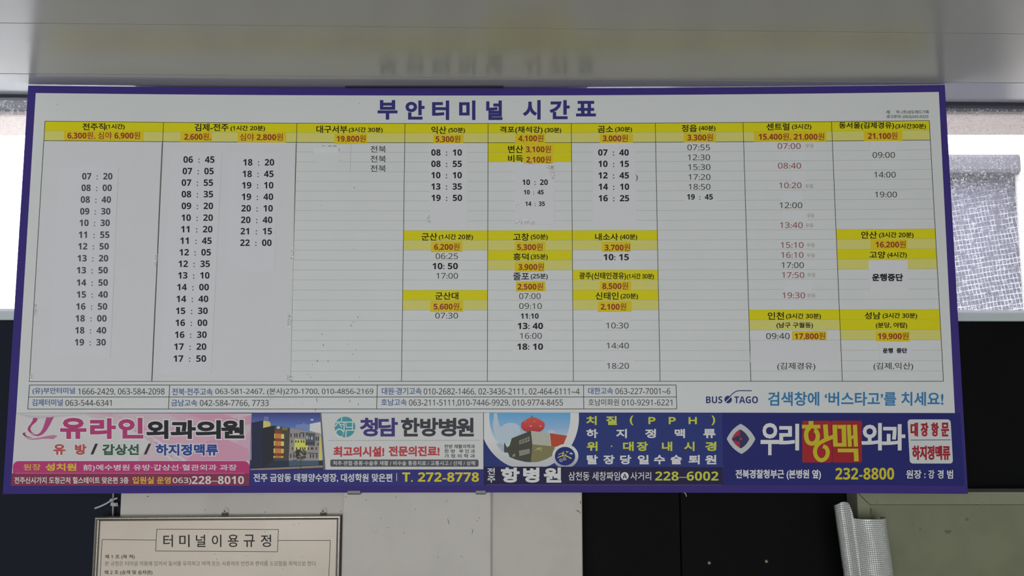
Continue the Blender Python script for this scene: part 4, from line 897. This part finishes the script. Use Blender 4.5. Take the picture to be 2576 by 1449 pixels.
# ------------------------------------------------------------------ pale green panel box at the lower right
M_grn = mat((106,108,90), rough=0.5, var=0.14, vscale=10, bump=0.06, bscale=40)
M_grn2 = mat((98,100,82), rough=0.5, var=0.22, vscale=7)
YF = 0.062
CP = Plane(YF)
cl, ct = CP.uv(2156, 1243); cx1 = cl+1.15
cbx = empty('panel_box', (cl+0.5, YF+0.05, 0)); tag(cbx, 'pale green metal cabinet with a mitred frame at the lower right', 'cabinet')
ct = CP.uv(2500, 1238)[1]
bevelled('body', cl+0.001, cx1, YF+0.008, wy(cl)-0.002, 0.0, ct-0.001, mat((112,108,104), rough=0.5), cbx, bev=0.002)
fwid = 0.031
def frame_prism(name, pts):
    vs = [(x, YF, z) for x, z in pts]+[(x, YF+0.02, z) for x, z in pts]; n_ = len(pts)
    fs = [tuple(range(n_))]+[tuple(range(n_, 2*n_))[::-1]]+[(i, n_+i, n_+(i+1) % n_, (i+1) % n_) for i in range(n_)]
    return mk(name, vs, fs, M_grn, cbx)
g = 0.0006
frame_prism('top_rail', [(cl+g*2,ct),(cx1,ct),(cx1,ct-fwid),(cl+fwid+g*2,ct-fwid)][::-1])
frame_prism('stile', [(cl,ct-g*2),(cl+fwid,ct-fwid-g*2),(cl+fwid,0.02),(cl,0.02)][::-1])
bevelled('front_panel', cl+fwid+g, cx1, YF+0.0022, YF+0.02, 0.02, ct-fwid-0.0012, M_grn2, cbx, bev=0.0008)
CP2 = Plane(YF+0.0022)
for x, y, rx, ry in ((2190,1285,4,6),(2384,1338,8,6),(2432,1306,5,5),(2315,1332,3,3),(2298,1318,1.5,2),(2415,1328,1.5,1.5),(2236,1290,1,1),(2412,1274,1,1)):
    poly('stain', [(x+rx*(1+0.35*math.sin(3*a+x))*math.cos(a), y+ry*(1+0.3*math.cos(2*a+y))*math.sin(a)) for a in [2*math.pi*i/16 for i in range(16)]], 0.0003, mat((80,80,64), rough=0.7), cbx, sf=CP2)
for x, y in ((2206,1265),(2457,1266)):
    u, v = CP.uv(x, y); vs, fs = [], []
    for j in range(4):
        r = 0.0034*math.cos(j/3*math.pi/2); zz = 0.0022*math.sin(j/3*math.pi/2)
        for k in range(10): vs.append((u+r*math.cos(k*math.pi/5), YF-zz, v+r*math.sin(k*math.pi/5)))
    for j in range(3):
        for k in range(10): fs.append((j*10+k, j*10+(k+1) % 10, (j+1)*10+(k+1) % 10, (j+1)*10+k))
    mk('screw', vs, fs, mat((120,118,104), rough=0.4, metal=0.5), cbx, smooth=True)
# silver foil insulation curled round the box's left edge
M_foil = bpy.data.materials.new('silver_foil'); M_foil.use_nodes = True
nt = M_foil.node_tree; b_ = nt.nodes['Principled BSDF']
b_.inputs['Metallic'].default_value = 0.5; b_.inputs['Roughness'].default_value = 0.42
uvn = nt.nodes.new('ShaderNodeUVMap'); sx_ = nt.nodes.new('ShaderNodeSeparateXYZ'); nt.links.new(uvn.outputs[0], sx_.inputs[0])
def saw(o, th_):
    fr_ = nt.nodes.new('ShaderNodeMath'); fr_.operation = 'FRACT'; nt.links.new(o, fr_.inputs[0])
    g_ = nt.nodes.new('ShaderNodeMath'); g_.operation = 'PINGPONG'; g_.inputs[1].default_value = 0.5; nt.links.new(fr_.outputs[0], g_.inputs[0])
    m_ = nt.nodes.new('ShaderNodeMapRange'); m_.inputs[1].default_value = 0.0; m_.inputs[2].default_value = th_; nt.links.new(g_.outputs[0], m_.inputs[0])
    return m_.outputs[0]
ax_, az_ = saw(sx_.outputs[0], 0.16), saw(sx_.outputs[1], 0.30)
mn = nt.nodes.new('ShaderNodeMath'); mn.operation = 'MINIMUM'; nt.links.new(ax_, mn.inputs[0]); nt.links.new(az_, mn.inputs[1])
nz_ = nt.nodes.new('ShaderNodeTexNoise'); nz_.inputs['Scale'].default_value = 0.35; nz_.inputs['Detail'].default_value = 4; nt.links.new(uvn.outputs[0], nz_.inputs['Vector'])
mxc = nt.nodes.new('ShaderNodeMix'); mxc.data_type = 'RGBA'; mxc.inputs[6].default_value = (0.52, 0.52, 0.52, 1); mxc.inputs[7].default_value = (0.90, 0.92, 0.91, 1)
nt.links.new(mn.outputs[0], mxc.inputs[0]); nt.links.new(mxc.outputs[2], b_.inputs['Base Color'])
ad_ = nt.nodes.new('ShaderNodeMath'); ad_.operation = 'ADD'; nt.links.new(mn.outputs[0], ad_.inputs[0]); nt.links.new(nz_.outputs[0], ad_.inputs[1])
bp2 = nt.nodes.new('ShaderNodeBump'); bp2.inputs['Strength'].default_value = 0.6; bp2.inputs['Distance'].default_value = 0.0015; nt.links.new(ad_.outputs[0], bp2.inputs['Height']); nt.links.new(bp2.outputs[0], b_.inputs['Normal'])
FP = Plane(0.0)
def foil(name, prof, ztop_fn, lean, parent, z_end=0.25, thick=0.003):
    n_ = len(prof); m_ = 60; vs, uvs, fs = [], [], []
    L_ = [0.0]
    for i in range(1, n_): L_.append(L_[-1]+math.hypot(prof[i][0]-prof[i-1][0], prof[i][1]-prof[i-1][1]))
    for side in (0, 1):
        for j in range(m_+1):
            for i, (x, y) in enumerate(prof):
                a, b = prof[max(0, i-1)], prof[min(n_-1, i+1)]; dx, dy = b[0]-a[0], b[1]-a[1]; l = math.hypot(dx, dy)
                zt_ = ztop_fn(i/(n_-1)); t = (j/m_)**1.6; z = zt_+(z_end-zt_)*t
                wv = 0.0016*noise.noise(Vector((x*40, z*16, 3)))+0.0008*noise.noise(Vector((x*130, z*60, 9)))
                o_ = -thick*side + wv
                vs.append((x+lean*(ZB-z)+dy/l*o_, y-dx/l*o_, z)); uvs.append((L_[i]/0.0048, z/0.0046))
    K_ = (m_+1)*n_
    for j in range(m_):
        for i in range(n_-1):
            k = j*n_+i; fs.append((k, k+n_, k+n_+1, k+1)); fs.append((K_+k, K_+k+1, K_+k+n_+1, K_+k+n_))
    for i in range(n_-1): fs.append((i, i+1, K_+i+1, K_+i))
    for j in range(m_):
        a, b = j*n_, (j+1)*n_; fs.append((a, K_+a, K_+b, b)); a += n_-1; b += n_-1; fs.append((a, b, K_+b, K_+a))
    o = mk(name, vs, fs, M_foil, parent, smooth=True)
    uvl_ = o.data.uv_layers.new(name='UVMap')
    for lp in o.data.loops: uvl_.data[lp.index].uv = uvs[lp.vertex_index]
    return o
xr0, zr = FP.uv(2137, 1304); xr1 = FP.uv(2227, 1300)[0]; xl0, zl0 = FP.uv(2106, 1272)
fo = empty('foil_insulation', ((xr0+xr1)/2, 0.02, 0.25)); tag(fo, 'silver woven foil insulation curled round the cabinet edge', 'insulation')
rx = (xr1-xr0)/2; cxr = (xr0+xr1)/2
prof = [(cxr+rx*math.cos(t), 0.014-0.040*math.sin(t)) for t in [math.radians(-20+200*i/26) for i in range(27)]]
foil('rolled_front', prof[::-1], lambda s: zr+0.002*math.sin(3*s), 0.085, fo)
prof2 = [(xl0+0.0+0.034*s, 0.030-0.030*math.sin(s*math.pi*0.55)-0.004*math.sin(s*9)) for s in [i/14 for i in range(15)]]
foil('side_flap', prof2, lambda s: zl0-0.004+0.012*math.sin(s*2.6)-0.030*max(0, s-0.75)/0.25, 0.10, fo)

bpy.data.objects.remove(FO); bpy.data.curves.remove(FC)
